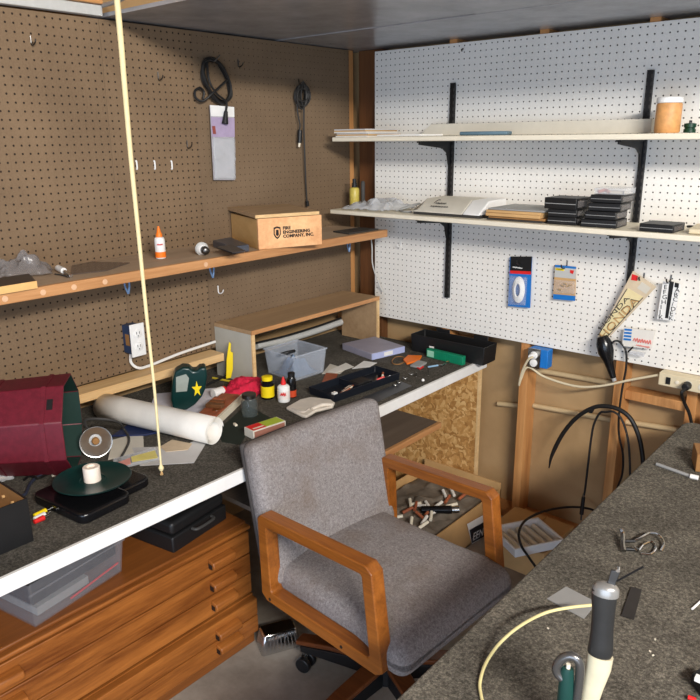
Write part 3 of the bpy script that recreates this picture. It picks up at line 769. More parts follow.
def loaf_tin():
    c = V((.575, -1.285, 0)); t = thing('loaf_pan', 'ribbed silver loaf pan upside down on the floor beside the drawer cabinet', 'pan', c)
    m = Matrix.Translation(c) @ Matrix.Rotation(R_(62), 4, 'Z')
    rect = lambda w, d, z: [m @ V((x * w, y * d, z)) for x, y in ((-1, -.8), (-.9, -1), (.9, -1), (1, -.8), (1, .8), (.9, 1), (-.9, 1), (-1, .8))]
    MB().loft([rect(.072, .042, .001), rect(.072, .042, .006), rect(.060, .032, .068), rect(.056, .029, .072)]).build('pan_body', 'chrome', t, bev=.002)
    mb = MB()
    for k in range(9):
        x = -.052 + .013 * k
        for s in (-1, 1): mb.tube([m @ V((x * 1.05, s * .041, .010)), m @ V((x * .9, s * .0325, .064))], .0022, 6, False)
    for k in range(5):
        y = -.024 + .012 * k
        for s in (-1, 1): mb.tube([m @ V((s * .0712, y, .010)), m @ V((s * .0605, y * .85, .064))], .0022, 6, False)
    mb.build('ribs', 'chrome', t)
loaf_tin()

# ================================================================== UNDER THE BENCH (on the cabinet top)
ZC = .474
def under_bin():
    m, L = frame(V((.505, -2.05, ZC)), V((.455, -1.76, ZC))); m.translation = V((.474, -2.05, ZC + .0006))
    t = thing('storage_bin', 'smoky clear plastic bin with red line, on the cabinet under the bench', 'bin', m.translation)
    boxwalls(m, L, .30, .135, .003, .012).build('bin_body', 'smoke_bin', t, bev=.003)
    mb = MB(); mb.tube([m @ V((-.012, -.012, .105)), m @ V((L + .012, -.012, .105))], .003, 6, False); mb.build('bin_rim', 'smoke_bin', t)
    MB().box((.006, .006, .060), (L - .006, .292, .128), m).build('black_tray', 'black', t, bev=.004)
    MB().tube([m @ V((.12, .008, .012)), m @ V((L - .006, .006, .03))], .003, 6, False).build('red_stick', 'red', t)
    MB().box((.03, .03, .006), (.2, .2, .03), m).build('papers', 'grey', t)
under_bin()
def under_case():
    t = thing('equipment_case', 'black plastic case on the cabinet, under the bench beside the chair', 'case', (.33, -1.46, ZC))
    m, L = frame(V((.468, -1.605, ZC)), V((.43, -1.36, ZC))); m.translation.z = ZC + .0006
    MB().box((0, 0, 0), (L, .34, .055), m).build('case_base', 'black', t, bev=.006, seg=3)
    MB().box((.004, .004, .057), (L - .004, .336, .10), m).build('case_lid', 'black', t, bev=.012, seg=3)
    MB().tube([m @ V((.08, -.004, .05)), m @ V((.09, -.022, .05)), m @ V((.16, -.022, .05)), m @ V((.17, -.004, .05))], .005, 8).build('handle', 'charcoal', t)
under_case()

# ================================================================== ON THE LEFT BENCH
# cubby riser
def cubby():
    zt = .977; y0, y1, xb, xf = -.908, -.094, XB + .002, .086
    t = thing('desk_riser', 'open wooden riser shelf with grey end on the bench against the pegboard', 'riser', (0, -.5, B))
    MB().box((xb, y0, zt - .016), (xf, y1, zt)).build('top_panel', 'cubby_wood', t)
    MB().box((xb, y0, B + .001), (xf - .004, y0 + .014, zt - .0165)).build('side_panel', paint((176, 174, 164), .6, 0, .08, 8), t, label='grey painted end panel')
    MB().box((xb, y1 - .014, B + .001), (xf - .004, y1, zt - .0165)).build('side_panel', 'cubby_wood', t)
    MB().box((xf, y0, zt - .017), (xf + .004, y1, zt + .0005)).build('front_band', 'plank_edge', t)
    MB().box((xf - .004, y0, B + .001), (xf + .003, y0 + .016, zt - .0175)).build('front_band', 'pine_y', t)
    MB().box((xf - .004, y1 - .016, B + .001), (xf + .003, y1, zt - .0175)).build('front_band', 'pine_y', t)
cubby()
# cables and rolled sheet inside the riser
t = thing('cable_raceway', 'white and black cables running behind the wooden riser', 'cable', (-.125, -.5, .88))
MB().tube([P(u, v, 0, -.112) for u, v in ((256, 346), (285, 340), (315, 331), (341, 322))], .016, 10).build('white_cable', 'grey_light', t)
MB().tube([P(u, v, 0, -.09) for u, v in ((256, 343), (285, 336), (315, 327), (341, 318))], .005, 8).build('black_cable', 'black', t)
# white outlet on the brown board
def outlet_white():
    X = -.078; a = P(129.5, 325.5, 0, X); b = P(147, 357, 0, X)
    t = thing('outlet_box', 'blue box with white duplex cover on the brown pegboard, beside the pull cord', 'outlet', (XB, a.y, b.z))
    y0, y1, z0, z1 = a.y, b.y, P(133, 358, 0, X).z, a.z
    MB().box((XB, y0 + .006, z0 + .008), (X - .006, y1 - .006, z1 - .008)).build('box', 'blue_dark', t, bev=.003)
    MB().box((XB + .018, y0 + .0054, z0 + .04), (X - .02, y0 + .0062, z1 - .04)).build('box_label', 'brown_card', t)
    MB().box((X - .0055, y0, z0), (X, y1, z1)).build('cover_plate', 'white', t, bev=.002)
    yc = (y0 + y1) / 2
    for zc in ((z0 * .3 + z1 * .7), (z0 * .7 + z1 * .3)):
        f = MB().lathe([(.0165, 0), (.0165, .002), (.015, .003), (0, .003)], basis((X, yc, zc), (0, 1, 0), (0, 0, 1))).build('receptacle', 'white', t)
        for s in (-1, 1): MB().box((X + .003, yc + s * .006 - .0012, zc - .001), (X + .0034, yc + s * .006 + .0012, zc + .008)).build('slot', 'charcoal', f)
        MB().box((X + .003, yc - .002, zc - .010), (X + .0034, yc + .002, zc - .006)).build('slot', 'charcoal', f)
    MB().tube([V((XB + .02, yc - .01, z0 + .004)), V((XB + .02, yc - .012, z0 - .03)), V((XB + .03, yc + .01, .885)), V((XB + .025, yc + .06, .880)), V((XB + .02, -1.1, .893)), V((XB + .016, -.92, .900)), ], .0055, 8).build('cable', 'white', t, label='white cable')
outlet_white()
t = MB().tube([V((.02, -.075, ZS - .019)), V((.025, -.07, 1.20)), V((.02, -.06, 1.12)), V((.03, -.03, 1.03)), V((.045, -.012, .98))], .003, 6).build('thin_cord', 'grey_light', label='thin pale cord hanging by the corner post from the brown shelf', cat='cord')

# maroon tub on its side
def maroon():
    c = bp(73, 423, .141); ax = V((.63, .78, 0)).normalized(); up = V((0, 0, 1)); sd = ax.cross(up)
    t = thing('tub', 'maroon eight sided plastic tub lying on its side on the bench', 'tub', (c.x, c.y, B))
    n = 8
    def ring(s, r): return [c + ax * s + (sd * math.cos(a) + up * math.sin(a)) * r for a in [math.pi / 8 + 2 * math.pi * k / n for k in range(n)]]
    L = .29
    MB().loft([ring(-L, .128), ring(-L + .01, .138), ring(0, .151), ring(0, .145), ring(-L + .015, .132)], True).build('tub_shell', 'maroon', t, bev=.004, smooth=30)
    mb = MB()
    for s in (-.06, -.20):
        r0 = .151 - .013 * (-s / (L - .01))
        rr = [ring(s, r0 + .0002), ring(s, r0 + .003), ring(s + .012, r0 + .003), ring(s + .012, r0 + .0002)]
        mb.loft(rr, False, True)
    mb.build('raised_bands', 'maroon', t)
    inner = MB()
    inner.loft([ring(-.0, .1448), ring(-L + .016, .1318)], False); inner.face([inner.bm.verts.new(q) for q in ring(-L + .0165, .1315)])
    inner.build('tub_lining', 'green_inside', t, label='dark green inside')
    # small slot near the rim on the face turned to the camera
    a = math.pi / 8 * 0
    mid = c + ax * (-.035) + (sd * math.cos(math.pi / 4 * 1) + up * math.sin(math.pi / 4 * 1)) * .1385
    nn = (sd * math.cos(math.pi / 4) + up * math.sin(math.pi / 4)); tt = ax.cross(nn)
    m = basis(mid + nn * .001, ax, tt)
    MB().box((-.008, -.016, -.001), (.008, .016, .0016), m).build('slot', 'black', t)
maroon()
# clamp lamp reflector
def reflector():
    c = bp(96, 442, .05); ax = V((.86, -.42, .2)).normalized()
    t = thing('clamp_lamp', 'shiny metal clamp lamp reflector lying beside the maroon tub', 'lamp', (c.x, c.y, B))
    m = basis(c, ax.orthogonal(), ax.cross(ax.orthogonal()))
    prof = [(.014, -.040), (.020, -.036), (.036, -.022), (.046, -.003), (.0485, 0), (.049, .001), (.0465, .0005), (.035, -.018), (.019, -.032), (0.001, -.032)]
    MB().lathe(prof, m, 36).build('reflector_bowl', paint((190, 190, 188), .3, .9, .03), t)
    MB().lathe([(.011, -.031), (.012, -.014), (.009, -.008), (0, -.007)], m, 20).build('bulb_socket', 'brown_card', t)
    MB().lathe([(.013, -.041), (.012, -.07), (.008, -.075), (0, -.075)], m, 20).build('lamp_neck', 'black', t)
    MB().tube([m @ V((0, .0, -.074)), c + V((-.05, .0, .06)), c + V((.0, .07, .05)), bp(124, 434) + V((0, 0, .02)), bp(129, 441, .006), bp(118, 462, .006), bp(111, 472, .006)], .004, 8).build('lamp_cord', 'charcoal', t)
reflector()
# roll of drawings
def roll():
    a = bp(213, 431, .05); b = bp(104, 406, .05)
    d = (a - b).normalized(); t = thing('paper_roll', 'thick roll of white drawings lying across the bench', 'paper roll', (a.x, a.y, B))
    mb = MB(); r0 = .047; prof = []
    q = d.to_track_quat('Z', 'Y').to_matrix()
    def ringp(p, ph, r): return p + q @ V((r * math.cos(ph), r * math.sin(ph), 0))
    N = 120
    def fn(u, v):
        ph = u * 2 * math.pi * 3.6; r = r0 - .0055 * u * 3.6 + .0
        return ringp(b.lerp(a, v) + d * (.012 * (1 - u)) * (v - .5), ph, r)
    mb.grid(N, 4, fn); mb.build('rolled_sheets', 'paper', t, solid=.0008)
roll()
def flat(name, pts, m, label, cat, th=.0012, h=.0006, bev=0, group=None):
    return MB().prism([bp(u, v, h) for u, v in pts], (0, 0, th)).build(name, m, label=label, cat=cat, bev=bev, group=group)
flat('paper_sheet', [(132, 448), (184, 446), (213, 432), (194, 463), (140, 466)], 'grey_paper', 'grey sheet of paper under the roll, on the bench', 'paper')
flat('paper_scrap', [(160, 447), (172, 440), (192, 444), (188, 450), (166, 452)], paint((196, 176, 148), .8), 'tan scrap lying on the grey sheet of paper', 'paper scrap', .0015, .002)
flat('paper_sheet', [(150, 408), (155, 394), (176, 392), (216, 388), (212, 416), (190, 420)], paint((206, 204, 214), .8), 'pale lavender sheet of paper behind the roll', 'paper')
flat('card', [(108, 460), (113, 440), (143, 432), (144, 452)], 'offwhite', 'small white card with dark corner left of the hanging cord', 'card')
t = thing('screw_package', 'clear strip package with yellow and pink print, in front of the small card', 'package', bp(135, 460))
MB().prism([bp(115, 471, .002), bp(113, 462, .002), bp(156, 450, .002), bp(160, 460, .002)], (0, 0, .012)).build('clear_pack', 'film', t, bev=.003)
MB().prism([bp(132, 462, .0145), bp(131, 457, .0145), bp(155, 450.5, .0145), bp(158, 458, .0145)], (0, 0, .001)).build('yellow_print', paint((222, 208, 120), .5), t)
MB().prism([bp(118, 468, .0145), bp(117, 463, .0145), bp(130, 458, .0145), bp(131, 464, .0145)], (0, 0, .001)).build('pink_print', paint((214, 150, 140), .5), t)
t = thing('blue_folder', 'dark navy folder stacked under the roll of drawings', 'folder', bp(130, 425))
MB().prism([bp(112, 437, .001), bp(140, 418, .001), bp(176, 424, .001), bp(160, 433, .001), bp(146, 436, .001)], (0, 0, .006)).build('cover', paint((28, 40, 78), .4), t, bev=.001)

# black tray with green plate and tape roll
def plate_stand():
    m, L = frame(bp(90, 524), bp(150, 494)); m.translation = m.translation + V((0, 0, .0008))
    t = thing('turntable_base', 'black two-lobed plastic tray base on the bench', 'tray', bp(95, 500))
    def rr(x0, y0, x1, y1, r):
        o = []
        for cx, cy, a0 in ((x1 - r, y0 + r, -90), (x1 - r, y1 - r, 0), (x0 + r, y1 - r, 90), (x0 + r, y0 + r, 180)):
            for k in range(5): o.append((cx + r * math.cos(R_(a0 + 22.5 * k)), cy + r * math.sin(R_(a0 + 22.5 * k))))
        return o
    o = rr(-.02, .0, .14, .23, .025); o2 = rr(.10, .035, .235, .24, .025)
    MB().loft([[m @ V((x * 1 , y, z)) for x, y in o] for z in (0, .030)] ).build('left_lobe', 'black_gloss', t, bev=.007, seg=3)
    MB().loft([[m @ V((x, y, z)) for x, y in o2] for z in (.0005, .029)]).build('right_lobe', 'black_gloss', t, bev=.007, seg=3)
    c = m @ V((.105, .125, .031)); mt = Matrix.Translation(c)
    MB().lathe([(.045, 0), (.045, .008), (.03, .010)], mt).build('plate_hub', 'black', t)
    t2 = thing('plate', 'shallow dark green plate on the black tray base', 'plate', c + V((0, 0, .0105)))
    mt2 = Matrix.Translation(c + V((0, 0, .0108)))
    MB().lathe([(.05, 0), (.098, .006), (.105, .011), (.1035, .0125), (.096, .009), (.05, .004), (.035, .006), (.033, .003), (0, .003)], mt2, 48).build('dish', 'green_dark', t2)
    t3 = thing('tape_roll', 'small cream plastic spool standing on the dark green plate', 'spool', c + V((0, 0, .015)))
    mt3 = Matrix.Translation(c + V((-.0, .0, .0145)))
    MB().lathe([(.023, 0), (.023, .040), (.021, .042), (.013, .042), (.012, .036), (0, .036)], mt3).build('spool_body', paint((236, 222, 206), .5), t3)
plate_stand()
# RCA plugs
for k, (c0, lb, dv) in enumerate([('yellow', 'yellow audio plug in front of the black tray base', 0), ('white', 'white audio plug between the yellow and red ones', 3.2), ('red', 'red audio plug beside the black open box', 6)]):
    a = bp(34, 516 + dv, .007); b = bp(46 - k, 510.5 + dv * 1.15, .007); t = thing('audio_plug', lb, 'plug', bp(40, 514 + dv), 'audio plugs')
    MB().cyl(a, b, .006, .0075, 14).build('plug_grip', c0, t, bev=.001)
    d = (b - a).normalized(); MB().cyl(b, b + d * .014, .004, n=10).build('plug_tip', 'steel', t)
# open black box at left
def open_box():
    A = V((.535, -2.30, B + .0006)); Bp = bp(34, 541); m, L = frame(V((Bp.x, Bp.y - .30, B)), Bp); m.translation.z = B + .0006
    t = thing('open_box', 'open black box with brown inside at the left edge of the photo', 'box', m.translation)
    boxwalls(m, L, .24, .118, .004).build('box_shell', 'black', t, bev=.001)
    mb = MB()
    mb.box((.0045, .0045, .005), (L - .0045, .0055, .115), m); mb.box((.0045, .2345, .005), (L - .0045, .2355, .115), m); mb.box((L - .0055, .0045, .005), (L - .0045, .2355, .115), m); mb.box((.0045, .0045, .0045), (L - .0045, .2355, .0055), m)
    mb.build('box_lining', 'brown_card', t, label='brown cardboard inside')
    for y in (.07, .12, .17): MB().cyl(m @ V((L - .0058, y, .085)), m @ V((L - .012, y, .085)), .004, n=10).build('tab', 'tan_card', t)
open_box()
MB().tube([bp(-20, 484, .01), bp(35, 468, .012)], .005, 8, False).build('wooden_stick', 'pine_y', label='thin pale wooden stick behind the open black box', cat='stick')
crumple(bp(-8, 486), bp(14, 480), bp(12, 468), bp(-10, 472), .025, 12, 5, 8, .004, .03).build('plastic_bag', 'film', label='small clear plastic bag at the left edge, beside the maroon tub', cat='bag', solid=.0006)
MB().tube([bp(52, 467, .005), bp(45, 474, .006), bp(36, 478, .005), bp(30, 484, .005), bp(26, 493, .005), bp(22, 496, .005)], .0045, 8).build('blue_cable', paint((44, 50, 66), .5), label='short dark blue cable between the open box and the tub', cat='cable')
MB().tube([bp(24, 480, .004), bp(30, 476, .004), bp(38, 478, .010), bp(48, 474, .004), bp(58, 472, .004)], .004, 8).build('black_cable', 'rubber', label='short black cable beside the black tray base', cat='cable')
flat('metal_washer', [(50, 471), (55, 467), (60, 470), (58, 475), (52, 477)], 'offwhite', 'pale scrap next to the black tray base', 'scrap', .003)

# green case with yellow star
def star_case():
    b = bp(188, 411); n = V((CAM.x - b.x, CAM.y - b.y, 0)).normalized()
    t = thing('tape_dispenser', 'dark green curved plastic case with a yellow star and a clear window', 'case', b)
    o = [(172.5, 381), (175, 372), (183, 367.5), (190, 368), (193, 371.5), (197, 371), (200, 368), (206, 367.5), (207.5, 376), (206, 388), (202, 397), (195, 405), (187, 410), (179, 411.5), (173, 409), (171, 400)]
    MB().prism([PN(u, v, b, n) for u, v in o], -n * .06).build('shell', 'green_dark', t, bev=.007, seg=3)
    MB().prism([PN(u, v, b + n * .0005, n) for u, v in ((176, 377), (186, 374), (189, 378), (187, 391), (176, 392))], n * .002).build('window', paint((150, 156, 148), .2), t, label='pale window')
    c = PN(197, 389, b + n * .001, n); side = V((0, 0, 1)).cross(n); s = []
    for k in range(10):
        r = .030 if k % 2 == 0 else .012; a = math.pi / 2 + k * math.pi / 5; s.append(c + side * math.cos(a) * r * .62 + V((0, 0, 1)) * math.sin(a) * r * 1.05)
    MB().prism(s, n * .003).build('star', 'yellow', t, label='yellow star')
star_case()
def red_cloth():
    c = V((.122, -.990, B)); t0 = MB()
    def fn(u, v):
        th = u * 2 * math.pi; ph = v * math.pi / 2
        d = V((math.cos(th) * math.cos(ph), math.sin(th) * math.cos(ph), math.sin(ph)))
        k = 1 + .26 * noise.noise(d * 2.2 + V((3, 1, 2))) + .30 * abs(noise.noise(d * 4.5)) - .10
        return c + V((d.x * .075 * k, d.y * .085 * k, .002 + d.z * .062 * k))
    t0.grid(40, 14, fn); bmesh.ops.remove_doubles(t0.bm, verts=t0.bm.verts[:], dist=.0004)
    t0.build('red_rag', 'red_cloth', label='crumpled red rag on the bench in front of the riser', cat='rag', smooth=60)
red_cloth()
t = thing('yellow_scraper', 'yellow plastic wedge standing against the grey end of the riser', 'wedge', bp(229, 374))
b = bp(228.5, 382.5); n = V((CAM.x - b.x, CAM.y - b.y, 0)).normalized()
MB().prism([PN(u, v, b, n) for u, v in ((226, 379), (226.5, 360), (229, 342), (231, 344), (230.6, 352), (233, 353), (233, 369), (231, 378))], -n * .010).build('blade', 'yellow', t, bev=.002)
a, d = V((-.11, -.958, B + .0058)), V((.095, -.922, B + .0058))
t = thing('pencil', 'long yellow pencil on the bench behind the red rag', 'pencil', a); MB().cyl(a, d, .0045, n=6).build('barrel', paint((206, 184, 60), .45), t); MB().cyl(d, d + (d - a).normalized() * .018, .0045, .0004, 6).build('point', 'tan_card', t)
a, d = bp(204, 386, .012), bp(228, 375, .018); MB().tube([a, d], .005, 8, False).build('black_rod', 'black', label='short black rod between the star case and the red rag', cat='rod')
# wood block with white edge
t = thing('wood_scrap', 'reddish wooden block with a dark knot, leaning by the glass jar', 'wood block', bp(222, 405))
m, L = frame(bp(219, 424), bp(242, 402)); m.translation.z = B + .001
MB().box((0, .008, 0), (L, .08, .03), m).build('block', 'rust', t, bev=.002)
MB().lathe([(.014, 0), (.013, .002), (0, .002)], m @ Matrix.Translation((.05, .03, .0305)), 18).build('knot', 'oak_z', t)
MB().box((-.005, -.004, 0), (L + .025, .006, .026), m).build('white_strip', 'cream', t, label='cream edge strip')
for k in range(3): MB().box((.06 + .03 * k, .012 + .01 * k, .0308), (.085 + .03 * k, .075, .045), m).build('loose_slat', ['dark_wood', 'oak_z', 'rust'][k], t, bev=.002)
t = thing('spool', 'small white and red roll beside the red rag', 'roll', bp(218, 400))
a = bp(213, 394, .02); d = bp(223, 391, .02); MB().cyl(a, d, .019).build('roll_body', 'white', t, bev=.002); MB().cyl(d, d + (d - a).normalized() * .006, .019).build('roll_end', 'red', t)
def glass_jar():
    p = bp(250, 416); t = thing('glass_jar', 'small clear glass jar with a dull metal lid on the bench', 'jar', p); mt = Matrix.Translation(p + V((0, 0, .0006)))
    MB().lathe([(.026, 0), (.030, .004), (.030, .058), (.024, .066), (.0235, .070), (.022, .070), (.028, .058), (.028, .006), (0, .004)], mt).build('jar_glass', 'glass', t)
    MB().lathe([(.0245, .0705), (.026, .071), (.026, .083), (.024, .085), (0, .085)], mt).build('jar_lid', 'dark_steel', t)
glass_jar()
def bottle(p, name, label, body, cap, r, h, hc, lab=None, cone=False, labm=None):
    t = thing(name, label, 'bottle', p); mt = Matrix.Translation(p + V((0, 0, .0006)))
    MB().lathe([(r * .93, 0), (r, .003), (r, h * .86), (r * .75, h * .97), (r * .45, h)], mt).build('bottle_body', body, t)
    if labm: MB().lathe([(r + .0003, h * lab[0]), (r + .0006, h * lab[0]), (r + .0006, h * lab[1]), (r + .0003, h * lab[1])], mt).build('bottle_label', labm, t)
    if cone: MB().lathe([(r * .42, h + .0004), (r * .42, h + hc * .25), (r * .12, h + hc), (0, h + hc)], mt).build('cap', cap, t)
    else: MB().lathe([(r * .8, h + .0004), (r * .82, h + hc * .9), (r * .7, h + hc), (0, h + hc)], mt).build('cap', cap, t)
    return t
bottle(bp(268, 398), 'ink_bottle', 'round black bottle with yellow label and yellow cap', 'black_gloss', 'yellow', .0255, .072, .016, (.12, .72), labm='yellow')
t = bottle(bp(284, 401), 'glue_bottle', 'white glue bottle with a red cone cap on the bench', 'white', 'red', .0235, .066, .030, (.2, .66), True, paint((224, 214, 208), .5))
c = bp(284, 401) + V((0, 0, .034)); n = V((CAM.x - c.x, CAM.y - c.y, 0)).normalized(); sd = V((0, 0, 1)).cross(n)
scribble(.020, .022, 'red', t, basis(c + n * .0246 - sd * .012 - V((0, 0, .010)), sd, (0, 0, 1)), .0016, 3)
bottle(bp(292, 397), 'dark_bottle', 'dark bottle with an orange label behind the white glue bottle', 'black_gloss', 'black', .017, .085, .014, (.05, .35), labm=paint((196, 70, 36), .5))
def matchbox():
    m, L = frame(bp(253.5, 440), bp(286, 429)); m.translation.z = B + .0006
    t = thing('match_box', 'small long box with a brown striking side and red and green top', 'box', bp(268, 432))
    MB().box((0, 0, 0), (L, .052, .030), m).build('carton', 'offwhite', t, bev=.001)
    MB().box((.005, -.0006, .004), (L - .005, -.0001, .026), m).build('striking_strip', paint((150, 100, 84), .8), t)
    MB().box((.004, .003, .0303), (L * .42, .049, .0308), m).build('red_print', 'red', t)
    MB().box((L * .42, .003, .0303), (L - .004, .049, .0308), m).build('green_print', paint((168, 186, 60), .5), t)
    MB().box((L * .08, .012, .0309), (L * .40, .020, .0312), m).build('white_print', 'cream', t)
matchbox()
MB().box((0, 0, 0), (.02, .009, .008), frame(bp(233, 425), bp(240, 431))[0]).build('eraser', 'cream', label='tiny cream stub on the dark green mat patch', cat='stub', bev=.001)
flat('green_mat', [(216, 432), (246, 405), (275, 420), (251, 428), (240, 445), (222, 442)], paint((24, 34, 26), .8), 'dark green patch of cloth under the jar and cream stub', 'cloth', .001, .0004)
def holder():
    m, L = frame(bp(300, 419), bp(334, 409)); m.translation.z = B + .0006
    t = thing('folded_cloth', 'creased off-white cloth glove lying behind the chair back', 'cloth', bp(310, 410))
    pts = [(286, 410), (300, 402), (311, 399.5), (331, 402), (335, 405), (333, 409), (316, 413), (307, 419), (302, 418)]
    MB().prism([bp(u, v, .001) for u, v in pts], (0, 0, .012)).build('cloth_body', paint((206, 198, 186), .8), t, bev=.005, seg=3)
    MB().tube([bp(312, 409, .014), bp(322, 405, .016), bp(333, 405, .013)], .007, 8).build('fold', paint((214, 206, 194), .8), t)
    MB().tube([bp(292, 409, .013), bp(303, 412, .015), bp(309, 409, .015)], .004, 8).build('fold', paint((190, 182, 172), .8), t)
holder()
def clear_bin():
    A = V((.180, -.772, B)); m, L = frame(A, V((.192, -.608, B))); m.translation.z = B + .0006; d = .165
   
    t = thing('storage_bin', 'open clear plastic bin of blue bits in front of the riser', 'bin', bp(295, 385))
    boxwalls(m, L, d, .108, .0025, .010).build('bin_body', 'clear_bin', t, bev=.002)
    mb = MB()
    c4 = [m @ V((x, y, .107)) for x, y in ((-.011, -.011), (L + .011, -.011), (L + .011, d + .011), (-.011, d + .011))]
    for a_, b_ in zip(c4, c4[1:] + c4[:1]): mb.tube([a_, b_], .0035, 6, False)
    mb.build('bin_rim', 'clear_bin', t)
    MB().grid(10, 10, lambda u, v: m @ V((.012 + u * (L - .024), .015 + v * (d - .03), .006 + .06 * math.sin(math.pi * u) * math.sin(math.pi * v) * (1 + noise.noise(V((u * 5, v * 5, 1))))))).build('blue_bits', paint((90, 116, 150), .4), t)
    MB().tube([m @ V((.03, .12, .085)), m @ V((.06, .10, .093)), m @ V((.10, .11, .087))], .007, 8).build('dark_tool', 'black', t)
clear_bin()
for k, (pts, m_, lb) in enumerate([
    ([(322, 374), (330, 364), (346, 369), (340, 374)], 'offwhite', 'white leaflet by the clear bin, half under the others'),
    ([(328, 371), (346, 363), (354, 367), (336, 373)], 'paper', 'striped white leaflet beside the clear bin'),
    ([(322, 382), (326, 373), (338, 374), (334, 384)], 'rust', 'reddish brown scrap right of the clear bin'),
    ([(352, 369), (364, 361), (377, 363), (370, 367)], 'white', 'white paper corner sticking out behind the navy tray')]):
    flat('paper_scrap', pts, m_, lb, 'paper scrap', .0012, .0006 + .0014 * k)
def navy_tray():
    m, L = frame(bp(334, 403), bp(399, 380)); m.translation.z = B + .0006
    t = thing('parts_tray', 'long dark navy tray of pencils and small tools', 'tray', bp(350, 392))
    d = .135
    boxwalls(m, L, d, .032, .003, .003).build('tray_body', 'navy', t, bev=.002)
    MB().box((L * .42, .004, .004), (L * .43, d - .004, .028), m).build('divider', 'navy', t)
    MB().box((L * .45, .03, .004), (L * .66, .09, .026), m).build('black_block', 'black', t, bev=.003)
    for k in range(7):
        a = V((.02 + .018 * k, .02 + .008 * k, .008)); b = V((.12 + .02 * k, .035 + .009 * k, .018))
        MB().tube([m @ a, m @ b], .0032, 6, False).build('pencil', ['rust', 'cream', 'rust', 'charcoal', 'offwhite', 'rust', 'cream'][k], t)
    for k in range(6):
        a = V((L * .70 + .012 * k, .03 + .010 * (k % 3), .008)); MB().cyl(m @ a, m @ (a + V((.03, .02 * (1 if k % 2 else -1), .012))), .0045, n=8).build('small_tool', ['rust', 'steel', 'red', 'cream', 'steel', 'rust'][k], t)
    MB().box((.012, .012, .018), (.030, .026, .032), m).build('white_tag', 'white', t)
navy_tray()
flat('plastic_sheet', [(342, 406), (402, 382), (412, 386), (356, 412)], paint((52, 54, 58), .3), 'dark shiny plastic flap in front of the navy tray', 'sheet', .0012)
def binder():
    m, L = frame(bp(371, 361), bp(404, 353)); m.translation.z = B + .0006
    m.translation = bp(372, 360.5) + V((0, 0, .0006))
    t = thing('binder', 'flat lavender grey box with pale blue spine and white label', 'box', bp(373, 350))
    d = (bp(343, 349) - bp(372, 360)).length
    MB().box((0, .004, 0), (L, d, .030), m).build('cover', 'lav', t, bev=.002)
    MB().box((.001, 0, .001), (L - .001, .0036, .029), m).build('spine', 'lav_edge', t)
    MB().box((L * .36, -.0008, .006), (L * .62, -.0002, .024), m).build('spine_label', 'white', t)
binder()
def long_black_tray():
    m, L = frame(V((.295, -.113, B)), V((.672, -.112, B))); m.translation.z = B + .0006
    t = thing('tool_box_tray', 'long black plastic tray with hinge tabs against the back wall', 'tray', (.4, -.07, B))
    boxwalls(m, L, .104, .082, .004, .004).build('tray_body', 'black', t, bev=.002)
    for x in (.06, .26): MB().box((x, .1085, .05), (x + .075, .1125, .098), m).build('hinge_tab', 'black', t, bev=.002)
    MB().box((.10, -.005, .02), (.125, -.0042, .042), m).build('white_label', 'white', t)
long_black_tray()
def green_box():
    m, L = frame(bp(428, 357), bp(476, 364)); A = V((.405, -.155, B)); m, L = frame(A, V((.60, -.165, B))); m.translation.z = B + .0006
    t = thing('green_comb_box', 'green ribbed plastic box in front of the long black tray', 'box', A)
    MB().box((.0, 0, 0), (L, .024, .040), m).build('box_body', 'green_tray', t, bev=.002)
    mb = MB()
    for k in range(14): mb.box((.055 + k * .0095, -.0015, .004), (.059 + k * .0095, -.0002, .036), m)
    mb.build('ribs', 'green_tray', t)
    MB().box((.006, -.0012, .006), (.042, -.0003, .034), m).build('white_print', paint((150, 208, 180), .5), t)
green_box()
# little things at the far end of the bench
MB().tube([bp(392, 361, .003), bp(396, 357, .003), bp(403, 357, .003), bp(405, 361, .003), bp(400, 364, .003), bp(394, 364, .003)], .0022, 6, closed=True).build('wire_ring', 'brown_card', label='thin tan ring beside the lavender box', cat='ring')
flat('orange_case', [(403, 361), (408, 356.5), (422, 357), (419, 361.5), (407, 365)], 'orange', 'flat orange plastic piece at the far end of the bench', 'plastic piece', .008, .0006, .002)
flat('grey_bit', [(410, 367), (418, 362), (427, 364), (420, 369)], 'grey', 'grey plastic piece beside the flat orange piece', 'plastic piece', .010, .0006, .003)
flat('red_bit', [(416, 368), (420, 366), (424, 367.5), (420, 370)], 'red', 'tiny red piece by the small screwdrivers', 'plastic piece', .006, .0006, .002)
def minitool(a, b, m1, m2, name, label, cat):
    t = thing(name, label, cat, (a + b) / 2 - V((0, 0, .004))); q = a.lerp(b, .55); MB().cyl(a, q, .004, n=10).build('handle', m1, t); MB().cyl(q, b, .002, n=8).build('shaft', m2, t)
minitool(bp(428, 367, .005), bp(446, 364, .005), paint((140, 178, 206), .4), 'steel', 'screwdriver', 'tiny blue handled screwdriver at the far end of the bench', 'screwdriver')
minitool(bp(441, 366, .005), bp(452, 360, .005), 'steel', 'dark_steel', 'metal_pin', 'steel pin beside the green ribbed box', 'pin')
MB().tube([bp(446, 362, .004), bp(453, 361, .007), bp(460, 364, .003)], .003, 6).build('bent_clip', 'brown_card', label='bent tan clip right of the steel pin', cat='clip')
for k, (u, v, h) in enumerate([(428, 376, .035), (416, 377, .02)]):
    p = bp(u, v); MB().lathe([(.004, .0006), (.004, .003), (.0022, .004), (.0022, h), (.0028, h + .001), (0, h + .003)], Matrix.Translation(p), 12).build('standing_screw', 'chrome', label=['tall bright screw standing on the bench, near the white edge', 'shorter bright screw standing left of the tall one'][k], cat='screw')
